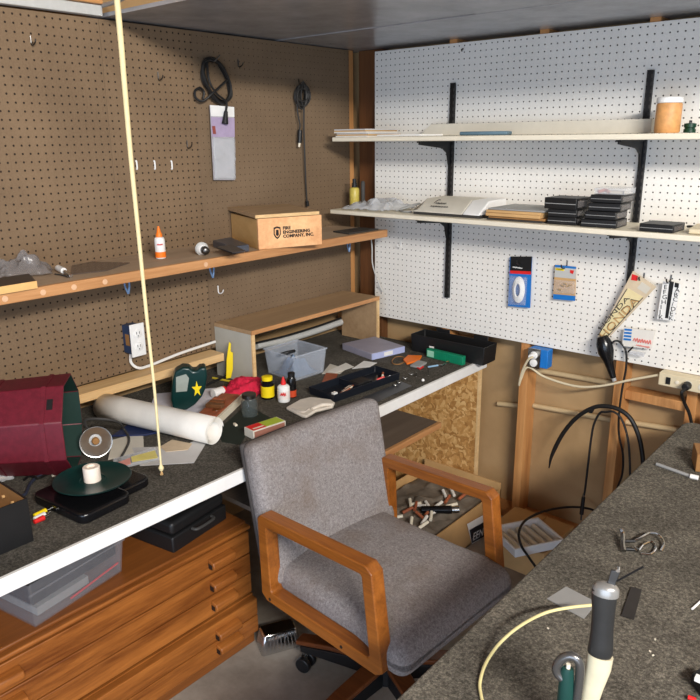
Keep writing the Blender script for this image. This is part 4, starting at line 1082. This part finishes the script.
for k, (u, v) in enumerate([(405, 378), (411, 374), (399, 382), (395, 385)]):
    c = bp(u, v, .004); MB().tube([c + V((math.cos(a) * .008, math.sin(a) * .008, 0)) for a in [2 * math.pi * j / 8 for j in range(8)]], .002, 6, closed=True).build('steel_ring', 'steel', label=['steel ring second from the right in the row by the navy tray', 'steel ring farthest right in the row by the navy tray', 'steel ring third from the right in the row by the navy tray', 'steel ring nearest the corner of the navy tray'][k], cat='ring', group='steel rings by the navy tray')
MB().lathe([(.006, .0006), (.006, .006), (.004, .009), (0, .009)], Matrix.Translation(bp(423, 381)), 12).build('plastic_bead', 'white', label='tiny white bead near the white bench edge', cat='bead')

# ================================================================== ON THE BROWN SHELF
def wooden_box():
    A = P(259, 250, 2, ZS); d = P(322, 244.5, 2, ZS); m, L = frame(A, d); m.translation.z = ZS + .0015
    t = thing('wooden_box', 'pine wooden box printed with a shield and lettering, on the brown shelf', 'box', A)
    D = .292; H = .114
    MB().box((0, 0, 0), (L, .012, H), m).build('front_panel', wood('box_front', (208, 148, 100), (240, 190, 138), 0, 9, .5), t)
    MB().box((0, .0125, 0), (.010, D, H - .003), m).build('end_panel', 'box_side', t)
    MB().box((L - .010, .0125, 0), (L, D, H - .003), m).build('end_panel', 'box_side', t)
    MB().box((.0105, D - .012, 0), (L - .0105, D, H - .003), m).build('back_panel', 'box_side', t)
    MB().box((.0105, .0125, 0), (L - .0105, D - .0125, .01), m).build('floor_panel', 'box_side', t)
    ml = m @ Matrix.Translation((0, 0, H + .001)) @ Matrix.Rotation(R_(1.5), 4, 'X')
    MB().box((-.010, .002, 0.002), (L - .012, D + .006, .014), ml).build('lid', 'cubby_wood', t, label='dusty lid')
    MB().box((-.010, -.006, .002), (L - .012, .0015, .014), ml).build('lid_edge', 'pine_y', t)
    f = basis(m @ V((0, -.0005, 0)), m.to_3x3() @ V((1, 0, 0)), (0, 0, 1))
    f = f if True else f
    s = L / .26
    for k, tx in enumerate(['FIRE', 'ENGINEERING', 'COMPANY, INC.']):
        text('lettering', tx, .0165, 'black', t, f @ Matrix.Translation((.098 * s, .068 - .0155 * k, .0003)), sx=1.08, bold=.0007)
    sh = [(-.014, .02), (0, .024), (.014, .02), (.015, -.006), (.008, -.018), (0, -.024), (-.008, -.018), (-.015, -.006)]
    MB().prism([f @ V((.075 * s + x, .058 + y, .0002)) for x, y in sh], f.to_3x3() @ V((0, 0, .0005))).build('shield', 'black', t)
    MB().prism([f @ V((.075 * s + x * .72, .058 + y * .72, .0009)) for x, y in sh], f.to_3x3() @ V((0, 0, .0003))).build('shield_field', 'box_pine', t)
    MB().prism([f @ V((.075 * s + x, .058 + y, .0013)) for x, y in ((-.005, .011), (.005, .011), (.006, -.008), (0, -.013), (-.006, -.008))], f.to_3x3() @ V((0, 0, .0003))).build('shield_mark', 'black', t)
wooden_box()
def sh(u, v, h=0): return P(u, v, 2, ZS + h)
m, L = frame(sh(240, 254), sh(258, 250.5)); m.translation.z = ZS + .0015
a = sh(213, 247); 
t = thing('cassette_box', 'flat dark slate plastic case on the brown shelf, against the wooden box', 'case', sh(236, 250))
MB().prism([sh(233, 254, .0015), sh(249.5, 251.5, .0015), sh(231, 243.5, .0015), sh(213, 247, .0015)], (0, 0, .026)).build('case_body', paint((70, 74, 84), .35), t, bev=.003)
MB().prism([sh(233, 253, .029), sh(246, 251, .029), sh(231, 244.5, .029), sh(217, 247.3, .029)], (0, 0, .001)).build('case_label', paint((66, 64, 64), .4), t)
def glue_orange():
    p = sh(161, 258.5); t = thing('glue_bottle', 'white and orange glue bottle with orange nozzle on the brown shelf', 'bottle', p); mt = Matrix.Translation(p + V((0, 0, .001)))
    MB().lathe([(.016, 0), (.018, .003), (.018, .064), (.016, .072), (.010, .076)], mt).build('bottle_body', 'white', t)
    MB().lathe([(.0184, .004), (.0187, .004), (.0187, .024), (.0184, .024)], mt).build('orange_band', 'orange', t)
    MB().lathe([(.0112, .0745), (.0112, .084), (.008, .090), (.003, .112), (0, .113)], mt).build('nozzle', 'orange', t)
    n = V((CAM.x - p.x, CAM.y - p.y, 0)).normalized(); sd = V((0, 0, 1)).cross(n)
    scribble(.020, .009, 'red', t, basis(p + n * .0186 - sd * .010 + V((0, 0, .047)), sd, (0, 0, 1)), .0008, 5)
glue_orange()
def bulb():
    p = sh(206, 252); t = thing('light_bulb', 'white spiral bulb with dark base lying on the brown shelf', 'bulb', p)
    a = sh(200, 248, .022); b = sh(209, 252, .018); d = (b - a).normalized(); q = basis(a, d.orthogonal(), d.cross(d.orthogonal()))
    MB().lathe([(.0, 0), (.014, .004), (.020, .014), (.021, .026), (.018, .036), (.014, .04)], q).build('bulb_body', 'white', t)
    MB().lathe([(.0145, .0405), (.0145, .050), (.012, .052), (.012, .064), (.006, .068), (0, .068)], q).build('screw_base', 'dark_steel', t)
    mb = MB()
    for k in range(2): mb.tube([q @ V((.0215 * math.cos(x), .0215 * math.sin(x), .012 + .010 * k + .003 * math.sin(x))) for x in [2 * math.pi * j / 12 for j in range(12)]], .003, 6, closed=True)
    mb.build('spiral', 'grey_light', t)
bulb()
def clip():
    t = thing('spring_clamp', 'small white and silver clip lying on the brown shelf', 'clip', sh(64, 273))
    MB().cyl(sh(58, 268, .012), sh(64, 271, .010), .010, n=14).build('white_end', 'white', t, bev=.002)
    MB().cyl(sh(64, 271, .010), sh(71, 276, .007), .006, n=12).build('silver_end', 'chrome', t, bev=.001)
    MB().tube([sh(55, 274, .003), sh(62, 275, .004), sh(68, 277, .003)], .0025, 6).build('wire', 'charcoal', t)
clip()
crumple(V((-.03, -1.80, ZS)), V((.0, -1.64, ZS)), V((-.125, -1.59, ZS)), V((-.125, -1.78, ZS)), .05, 22, 5, 12, .004, .04).build('plastic_bag', 'film_dark', label='crumpled clear bag at the left end of the brown shelf', cat='bag', solid=.0006)
flat_ = MB().prism([sh(70, 275, .001), sh(106, 271, .001), sh(130, 263, .001), sh(92, 262, .001), sh(72, 266, .001)], (0, 0, .002)).build('dark_sheet', paint((92, 80, 74), .22), label='dark flat plastic sheet on the brown shelf left of the pull cord', cat='sheet')
t = thing('flat_box', 'flat dark-topped carton with tan front edge, left end of the brown shelf', 'box', sh(10, 288))
q = [sh(-40, 301, .001), sh(37, 288, .001), sh(30, 280, .001), sh(-40, 291, .001)]
MB().prism(q, (0, 0, .020)).build('carton', paint((70, 60, 50), .6), t)
MB().prism([q[0] + V((.001, 0, 0)), q[1] + V((.001, 0, 0)), q[1] + V((.004, 0, 0)), q[0] + V((.004, 0, 0))], (0, 0, .021)).build('front_edge', paint((220, 176, 112), .6), t)
MB().prism([V((.02, -.34, ZS + .001)), V((.13, -.36, ZS + .001)), V((.135, -.16, ZS + .001)), V((.03, -.17, ZS + .001))], (0, 0, .006)).build('dark_plate', 'charcoal', label='flat dark plate at the corner end of the brown shelf', cat='plate', bev=.001)

# ================================================================== HUNG ON THE BROWN BOARD
def lp(u, v, dx=.012): return P(u, v, 0, XB + dx)
def cable_coil():
    t = thing('coiled_cable', 'black power cable looped over a hook, its plug hanging down', 'cable', lp(212, 85))
    base = [(206, 62), (215, 60), (224, 70), (229, 85), (230, 97), (224, 103), (214, 97), (206, 85), (203, 72)]
    for k in range(4):
        pts = [lp(u + random.uniform(-1.6, 1.6), v + random.uniform(-1.6, 1.6), .010 + .006 * k) for u, v in base]
        MB().tube(pts, .0056, 8, closed=True).build('loop', 'rubber', t)
    MB().tube([lp(227, 80, .04), lp(214, 92, .044), lp(203, 101, .03), lp(196, 98, .02), lp(195, 91, .02), lp(200, 88, .02), lp(204, 92, .02), lp(203, 99, .02)], .0045, 8).build('tail', 'rubber', t)
    MB().tube([lp(207, 62, .03), lp(209, 80, .045), lp(216, 93, .045), lp(226, 102, .036), lp(226, 112, .034)], .0045, 8).build('tail', 'rubber', t)
    MB().cyl(lp(226, 111, .034), lp(225, 124, .034), .007, .013, 14).build('plug', 'rubber', t, bev=.002)
    MB().tube([lp(210, 57, .001), lp(211, 61, .02), lp(214, 62, .055), lp(220, 55, .062)], .0024, 6).build('peg_hook', 'dark_steel', t)
cable_coil()
def packet():
    q = [lp(u, v, .02) for u, v in ((210, 105), (234, 107), (235, 180), (214, 180))]
    t = thing('parts_packet', 'tall clear packet with white header hanging under the black cable coil', 'packet', q[3])
    MB().prism(q, (-.003, 0, 0)).build('packet_card', paint((176, 172, 176), .3, 0, .25, 25), t)
    MB().prism([lp(u, v, .0205) for u, v in ((210, 105), (234, 107), (234.3, 117), (210.8, 116))], (.001, 0, 0)).build('header', 'white', t)
    MB().prism([lp(u, v, .0205) for u, v in ((211, 117), (234.3, 118), (234.6, 137), (212, 137))], (.001, 0, 0)).build('lilac_panel', paint((166, 150, 178), .5), t)
    MB().prism([lp(u, v, .022) for u, v in ((212, 126), (215, 126), (216, 134), (213, 134))], (.001, 0, 0)).build('red_mark', paint((140, 70, 60), .5), t)
    MB().grid(10, 16, lambda u, v: (q[0].lerp(q[1], u)).lerp(q[3].lerp(q[2], u), .42 + .57 * v) + V((.004 + .010 * abs(noise.noise(V((u * 4, v * 7, 3)))), 0, 0))).build('clear_front', 'film', t, solid=.0006)
packet()
def coil2():
    c = (303, 95); t = thing('audio_cable', 'grey-black audio cord coiled on a hook with one end hanging to the wooden box', 'cord', lp(303, 95))
    for k in range(11):
        ph = random.uniform(0, 6); pts = []
        for j in range(12):
            a = 2 * math.pi * j / 12 + ph
            pts.append(lp(c[0] + (k % 3 - 1) * 1.2 + math.cos(a) * (3.0 + 1.4 * (k % 4)), c[1] + (k % 2) + math.sin(a) * (6.5 + 1.6 * (k % 5)), .008 + .004 * k))
        MB().tube(pts, .0034, 7, closed=True).build('loop', paint((48, 46, 44), .5), t)
    MB().tube([lp(297, 104, .03), lp(298, 115, .03), lp(300, 125, .03), lp(299, 131, .03)], .0035, 7).build('short_end', paint((48, 46, 44), .5), t)
    MB().cyl(lp(300, 130, .03), lp(299.5, 143, .03), .010, .010, 14).build('jack', 'black', t, bev=.002)
    MB().cyl(lp(299.5, 143, .03), lp(299, 147, .03), .005, n=10).build('jack_tip', 'cream', t)
    MB().tube([lp(304, 107, .035), lp(304, 130, .03), lp(305, 160, .025), lp(306, 185, .02), lp(307, 202, .02)], .0036, 7).build('long_end', paint((48, 46, 44), .5), t)
    MB().cyl(lp(307, 201, .02), lp(307.5, 206, .02), .008, n=10).build('end_plug', 'black', t)
    MB().tube([lp(299, 79, .001), lp(299, 83, .02), lp(300, 84, .05), lp(304, 81, .056)], .0024, 6).build('peg_hook', 'dark_steel', t)
coil2()
# cables above the left wall
MB().tube([V((-.13, -1.29, 2.125)), V((.05, -1.34, 2.115)), V((.16, -1.36, 2.13)), V((.22, -1.33, 2.2)), V((.3, -1.3, 2.35)), V((.3, -1.25, 2.949))], .007, 8).build('ceiling_cable', 'grey', label='thick grey cable looping over the joist end at top left', cat='cable')
MB().tube([V((-.13, -1.27, 2.155)), V((.02, -1.31, 2.16)), V((.10, -1.33, 2.2)), V((.14, -1.34, 2.949))], .005, 8).build('ceiling_cable', 'grey_light', label='thinner pale cable above the brown pegboard at top left', cat='cable')

# pull cord
def cord():
    p = V((.500, -1.645, 0)); t = thing('pull_cord', 'cream pull cord hanging from the ceiling in front of the brown pegboard', 'cord', p + V((0, 0, .77)))
    a = P(115, -30, 1, -1.645); pts = [P(u, v, 1, -1.645) for u, v in ((113, -40), (117, 0), (124, 80), (131, 160), (139, 240), (147, 320), (154, 385), (158, 430), (161, 466))]
    pts = [V((pts[0].x, pts[0].y, 2.949))] + pts[1:]
    MB().tube(pts, lambda s: .0082 - .0052 * s, 10).build('rope', 'cord_cream', t)
    e = pts[-1]
    MB().lathe([(.0, 0), (.005, .002), (.008, .010), (.005, .018), (.002, .022)], Matrix.Translation(e + V((0, 0, -.016))), 12).build('knot', 'cord_cream', t)
    for k in range(5):
        MB().tube([e + V((0, 0, -.014)), e + V((.004 * math.cos(k * 1.3), .004 * math.sin(k * 1.3), -.028))], .0012, 5, False).build('frayed_end', 'tan_card', t)
cord()

# ================================================================== ON THE RIGHT BENCH
def rp(u, v, h=0): return P(u, v, 2, B + h)
def clip_metal():
    t = thing('metal_clip', 'chrome looped spring clip on the grey carpet bench', 'clip', rp(640, 545))
    MB().tube([rp(621, 529, .03), rp(623, 535, .02), rp(623, 545, .012), rp(624, 551, .006)], .006, 8).build('clip_plate', 'steel', t)
    MB().tube([rp(634, 541, .012), rp(641, 538, .016), rp(650, 533, .018), rp(659, 535, .014), rp(664, 543, .008), rp(661, 551, .005)], .003, 8).build('wire_loop', 'chrome', t)
    MB().tube([rp(633, 549, .005), rp(638, 551, .005), rp(643, 545, .005), rp(652, 542, .005), rp(656, 547, .005), rp(651, 554, .005), rp(641, 554, .005)], .003, 8).build('wire_loop', 'chrome', t)
    MB().cyl(rp(624, 541, .012), rp(635, 541, .012), .004, n=10).build('spacer', 'black', t); MB().cyl(rp(625, 549, .007), rp(636, 549.5, .007), .004, n=10).build('spacer', 'black', t)
    MB().cyl(rp(634, 548, .008), rp(638, 551, .007), .005, n=10).build('ferrule', 'steel', t)
clip_metal()
MB().prism([rp(547, 599, .0015), rp(566, 587, .0015), rp(597, 603, .0015), rp(584, 619, .0015)], (0, 0, .0015)).build('plastic_square', clear('matte_film', (176, 176, 174), .5, .5), label='greyish translucent plastic square on the near bench', cat='plastic sheet')
MB().prism([rp(631, 587, .0015), rp(642, 590, .0015), rp(634, 620, .0015), rp(621, 616, .0015)], (0, 0, .0015)).build('dark_strip', paint((44, 40, 38), .4), label='dark rectangular plastic strip on the near bench', cat='strip')
t = thing('pointer_pin', 'grey rod with a white tip lying on the near bench', 'rod', rp(675, 470))
MB().cyl(rp(656.5, 464, .0055), rp(690, 476, .0055), .005, n=12).build('rod', 'grey', t); MB().cyl(rp(690, 476, .0075), rp(698.5, 478, .0075), .007, n=12).build('white_tip', 'white', t, bev=.001)
MB().box((0, 0, 0), (.09, .09, .055), frame(rp(695, 472), rp(712, 474))[0] @ Matrix.Translation((0, 0, .001))).build('wood_block', 'brown_card', label='brown block at the right edge of the photo on the near bench', cat='block', bev=.002)
MB().tube([rp(692, 609, .003), rp(703, 599, .003)], .0025, 6, False).build('white_stick', 'white', label='short white stick at the right edge of the near bench', cat='stick')
t = thing('black_connector', 'black and white connector at the lower right corner of the near bench', 'connector', rp(700, 690))
MB().prism([rp(690, 683, .001), rp(700, 675, .001), rp(716, 690, .001), rp(704, 700, .001)], (0, 0, .02)).build('connector_body', 'black', t, bev=.002)
MB().box((0, 0, .0), (.012, .012, .008), Matrix.Translation(rp(694, 681, .0215))).build('white_tab', 'white', t)
MB().cyl(rp(688, 697, .005), rp(696, 700, .005), .004, n=10).build('red_pin', 'red', t)
for k, (u, v) in enumerate([(548, 629), (653, 656), (655, 640), (650, 652), (605, 648)]):
    MB().box((-.002, -.001, .0006), (.002, .001, .003), Matrix.Translation(rp(u, v)) @ Matrix.Rotation(k, 4, 'Z')).build('lint_speck', 'cream', label=['pale lint speck left of the grey pliers', 'lint speck right of the pliers, the larger of a pair', 'upper lint speck to the right of the pliers', 'small lint speck beside the larger one right of the pliers', 'lint speck just right of the pliers handle'][k], cat='lint')
# wire on bench
MB().tube([rp(485, 712, .004), rp(481, 695, .004), rp(480, 682, .005), rp(486, 663, .012), rp(500, 643, .025), rp(520, 626, .04), rp(545, 613, .05), rp(570, 607.5, .055), rp(594, 605, .055)], .0031, 8).build('cream_wire', paint((220, 208, 150), .5), label='cream wire curving over the near bench from the pliers', cat='wire')
def plier():
    # a pair of upright grey pliers held in the bench, seen end on
    base = rp(592, 745); n = V((CAM.x - base.x, CAM.y - base.y, 0)).normalized()
    t = thing('pliers', 'grey metal hand tool standing upright on the near bench, cream lower handle', 'hand tool', base)
    def Q(u, v, o=0): return PN(u, v, base + n * o, n)
    def limb(name, ax, m, bev=0, flat=.62):
        pts = [Q(u, v) for u, v, r in ax]; rings = []
        for k, p in enumerate(pts):
            d = (pts[min(k + 1, len(pts) - 1)] - pts[max(k - 1, 0)]).normalized(); w = d.cross(n).normalized(); r = ax[k][2]
            rings.append([p + (w * math.cos(2 * math.pi * j / 18)) * r + n * math.sin(2 * math.pi * j / 18) * r * flat for j in range(18)])
        return MB().loft(rings).build(name, m, t, bev=bev)
    px = .83 / FPX * 1.0
    s = .86 * (base - CAM).length / FPX
    limb('sleeve', [(605, 590, 11.5 * s), (604, 598, 11.2 * s), (603.5, 610, 10.2 * s), (602, 630, 10 * s), (601, 645, 11 * s), (600, 652, 11.5 * s), (600, 656, 10 * s)], paint((70, 70, 70), .3, .6))
    limb('sleeve_end', [(606.5, 583, 4 * s), (606.3, 584.5, 9 * s), (606, 587.5, 11.6 * s), (605.2, 594, 11.9 * s)], paint((150, 148, 144), .3, .5), flat=.66)
    limb('cream_handle', [(600.5, 655, 11.6 * s), (598.5, 667, 11.4 * s), (593, 686, 9.6 * s), (589, 702, 8.4 * s), (586, 722, 7.6 * s), (586, 748, 7.6 * s)], paint((206, 196, 166), .4))
    MB().prism([Q(u, v) for u, v in ((606, 586), (614, 589), (620.5, 572), (611, 570))], -n * .004).build('jaw_blade', 'dark_steel', t, bev=.001)
    MB().tube([Q(617, 581), Q(628, 575), Q(643.5, 566.5)], .0016, 6).build('tip_wire', 'black', t)
    MB().cyl(Q(618, 571), Q(618, 571) - n * .008, .003, n=10).build('rivet', 'chrome', t)
    b2 = rp(566, 745)
    t2 = thing('ring_clamp', 'grey hooked clamp with a dark green handle standing at the bottom of the photo', 'clamp', b2)
    n2 = n
    def Q2(u, v): return PN(u, v, b2, n2)
    MB().tube([Q2(562, 678), Q2(557, 672), (Q2(557, 665)), Q2(563, 658), Q2(572, 656), Q2(579, 662), Q2(580, 675), Q2(577, 700), Q2(574, 730), Q2(573, 748)], .0075, 10).build('hook_bar', paint((110, 108, 106), .25, .7), t2)
    s2 = (b2 - CAM).length / FPX
    pts = [(568, 668, 4.5 * s2), (567, 672, 5.5 * s2), (566, 690, 6.5 * s2), (564, 720, 7 * s2), (563, 747, 7 * s2)]
    rings = []
    for u, v, r in pts:
        p = Q2(u, v); w = V((0, 0, 1)).cross(n2); rings.append([p + w * math.cos(2 * math.pi * j / 12) * r + n2 * math.sin(2 * math.pi * j / 12) * r * .7 for j in range(12)])
    MB().loft(rings).build('green_handle', paint((26, 62, 56), .35), t2, label='dark green handle')
    MB().cyl(Q2(568.5, 664), Q2(568, 668.5), .0035, n=10).build('handle_tip', 'cream', t2)
plier()

# ================================================================== CHAIR
def chair():
    O = V((.976, -1.211, 0)); th = -.066
    t = thing('armchair', 'grey tweed swivel armchair with oak arms between the two benches', 'chair', O, None, th)
    # seat
    def seat_fn(p):
        f = max(0, (p.x - .08) / .2)
        q = p.copy(); q.z += .012 * (1 - (p.y / .26) ** 2) * (1 if p.z > 0 else 0)
        q.z -= .030 * f ** 2 * (1 if p.z > 0 else .2)
        if p.x < .18: 
            k = min(1, (.18 - p.x) / .08); q.y *= 1 - .08 * k
        return q
    sb = cushion(.55, .535, .11, .042, seat_fn)
    bmesh.ops.transform(sb.bm, matrix=Matrix.Translation((.035, 0, .413)), verts=sb.bm.verts[:])
    sb.build('seat', 'fabric', t, local=True, smooth=70)
    MB().box((-.20, -.215, .335), (.25, .215, .362)).build('seat_pan', 'black', t, local=True, bev=.004)
    # back
    def back_fn(p):
        q = p.copy(); q.x += -.012 * (1 - (p.y / .26) ** 2); return q
    bk = cushion(.074, .552, .45, .03, back_fn)
    mt = Matrix.Translation((-.213, .006, .425)) @ Matrix.Rotation(R_(-11), 4, 'Y') @ Matrix.Translation((0, 0, .205))
    bmesh.ops.transform(bk.bm, matrix=mt, verts=bk.bm.verts[:])
    bk.build('backrest', 'fabric', t, local=True, smooth=70)
    sh_ = cushion(.020, .542, .44, .009, lambda p: V((p.x - .012 * (1 - (p.y / .26) ** 2), p.y, p.z)))
    bmesh.ops.transform(sh_.bm, matrix=mt @ Matrix.Translation((-.036, 0, 0)), verts=sh_.bm.verts[:])
    sh_.build('back_shell', 'fabric_dark', t, local=True, smooth=70)
    # arms
    for s in (-1, 1):
        y0 = s * .29; y1 = s * .245
        outer = [(-.218, .655), (.200, .672), (.222, .655), (.258, .378), (.235, .362), (-.205, .372), (-.228, .39), (-.232, .642)]
        inner = [(-.190, .622), (.180, .640), (.186, .634), (.212, .412), (.206, .402), (-.178, .408), (-.184, .414), (-.194, .616)]
        def ring(pts, y): return [V((x, y, z)) for x, z in pts]
        MB().loft([ring(outer, y0), ring(outer, y1), ring(inner, y1), ring(inner, y0)], False, True).build('arm_frame', 'oak', t, local=True, bev=.006, seg=3, label='oak arm')
        a = t.children[-1]
        for x, z in ((.11, .382), (-.19, .384)):
            MB().cyl(V((x, y0 - s * .0002 * 0, z)), V((x, y0 + s * .001, z)), .005, n=12).build('screw_hole', 'black', a, local=True)
    # base
    MB().cyl(V((.05, -.03, .17)), V((.05, -.03, .317)), .026).build('gas_column', 'black', t, local=True)
    MB().lathe([(.045, .085), (.05, .09), (.05, .15), (.035, .165), (.03, .17)], Matrix.Translation((.05, -.03, 0))).build('hub', 'black', t, local=True)
    MB().box((-.10, -.09, .318), (.10, .09, .3345)).build('tilt_plate', 'black', t, local=True)
    for k in range(5):
        a = R_(196 + 72 * k); m = Matrix.Translation((.05, -.03, 0)) @ Matrix.Rotation(a, 4, 'Z')
        sec = lambda x, w, z0, z1: [V((x, -w, z0)), V((x, w, z0)), V((x, w, z1)), V((x, -w, z1))]
        l = MB(); l.loft([[m @ q for q in sec(.045, .024, .088, .145)], [m @ q for q in sec(.31, .02, .075, .098)]])
        lg = l.build('leg', 'black', t, local=True, bev=.003)
        c = MB(); c.loft([[m @ q for q in sec(.05, .030, .1465, .164)], [m @ q for q in sec(.20, .027, .1245, .142)], [m @ q for q in sec(.325, .024, .0995, .116)]]); c.build('wood_cap', 'oak_z', lg, local=True, bev=.005, seg=3, label='dark oak cap')
        for s in (-1, 1):
            q = m @ V((.30, s * .009, .026)); w = m.to_3x3() @ V((0, s * .018, 0)); MB().cyl(q, q + w, .026, n=20).build('caster', 'black', lg, local=True, bev=.003)
        MB().cyl(m @ V((.30, 0, .03)), m @ V((.30, 0, .075)), .007, n=10).build('caster_stem', 'steel', lg, local=True)
chair()

# ================================================================== LIGHT, CAMERA
def area(name, loc, target, w, h, energy, col):
    l = bpy.data.lights.new(name, 'AREA'); l.shape = 'RECTANGLE'; l.size = w; l.size_y = h; l.energy = energy; l.color = col
    o = bpy.data.objects.new(name, l); COL.objects.link(o); o.location = loc
    o.rotation_euler = (V(target) - V(loc)).to_track_quat('-Z', 'Y').to_euler(); return o
area('shop_light', (4.1, -3.05, 2.76), (.4, -.5, 1.2), 1.5, .18, 215, (1, .96, .90))
area('garage_daylight', (2.7, -4.5, 1.02), (1.0, -1.0, .8), 2.8, 2.0, 84, (.64, .78, 1))
w = bpy.data.worlds.new('garage'); scene.world = w; w.use_nodes = True
bg = w.node_tree.nodes['Background']; bg.inputs[0].default_value = (.80, .88, 1, 1); bg.inputs[1].default_value = .36

cd = bpy.data.cameras.new('camera'); cam = bpy.data.objects.new('camera', cd); COL.objects.link(cam)
cd.sensor_width = 36; cd.lens = FPX / 700 * 36; cd.clip_start = .05
m = Matrix((CR, CU, -CF)).transposed().to_4x4(); m.translation = CAM; cam.matrix_world = m
scene.camera = cam
vs = scene.view_settings; vs.view_transform = 'Standard'; vs.look = 'None'; vs.gamma = 1; vs.use_curve_mapping = False; vs.exposure = 0.0
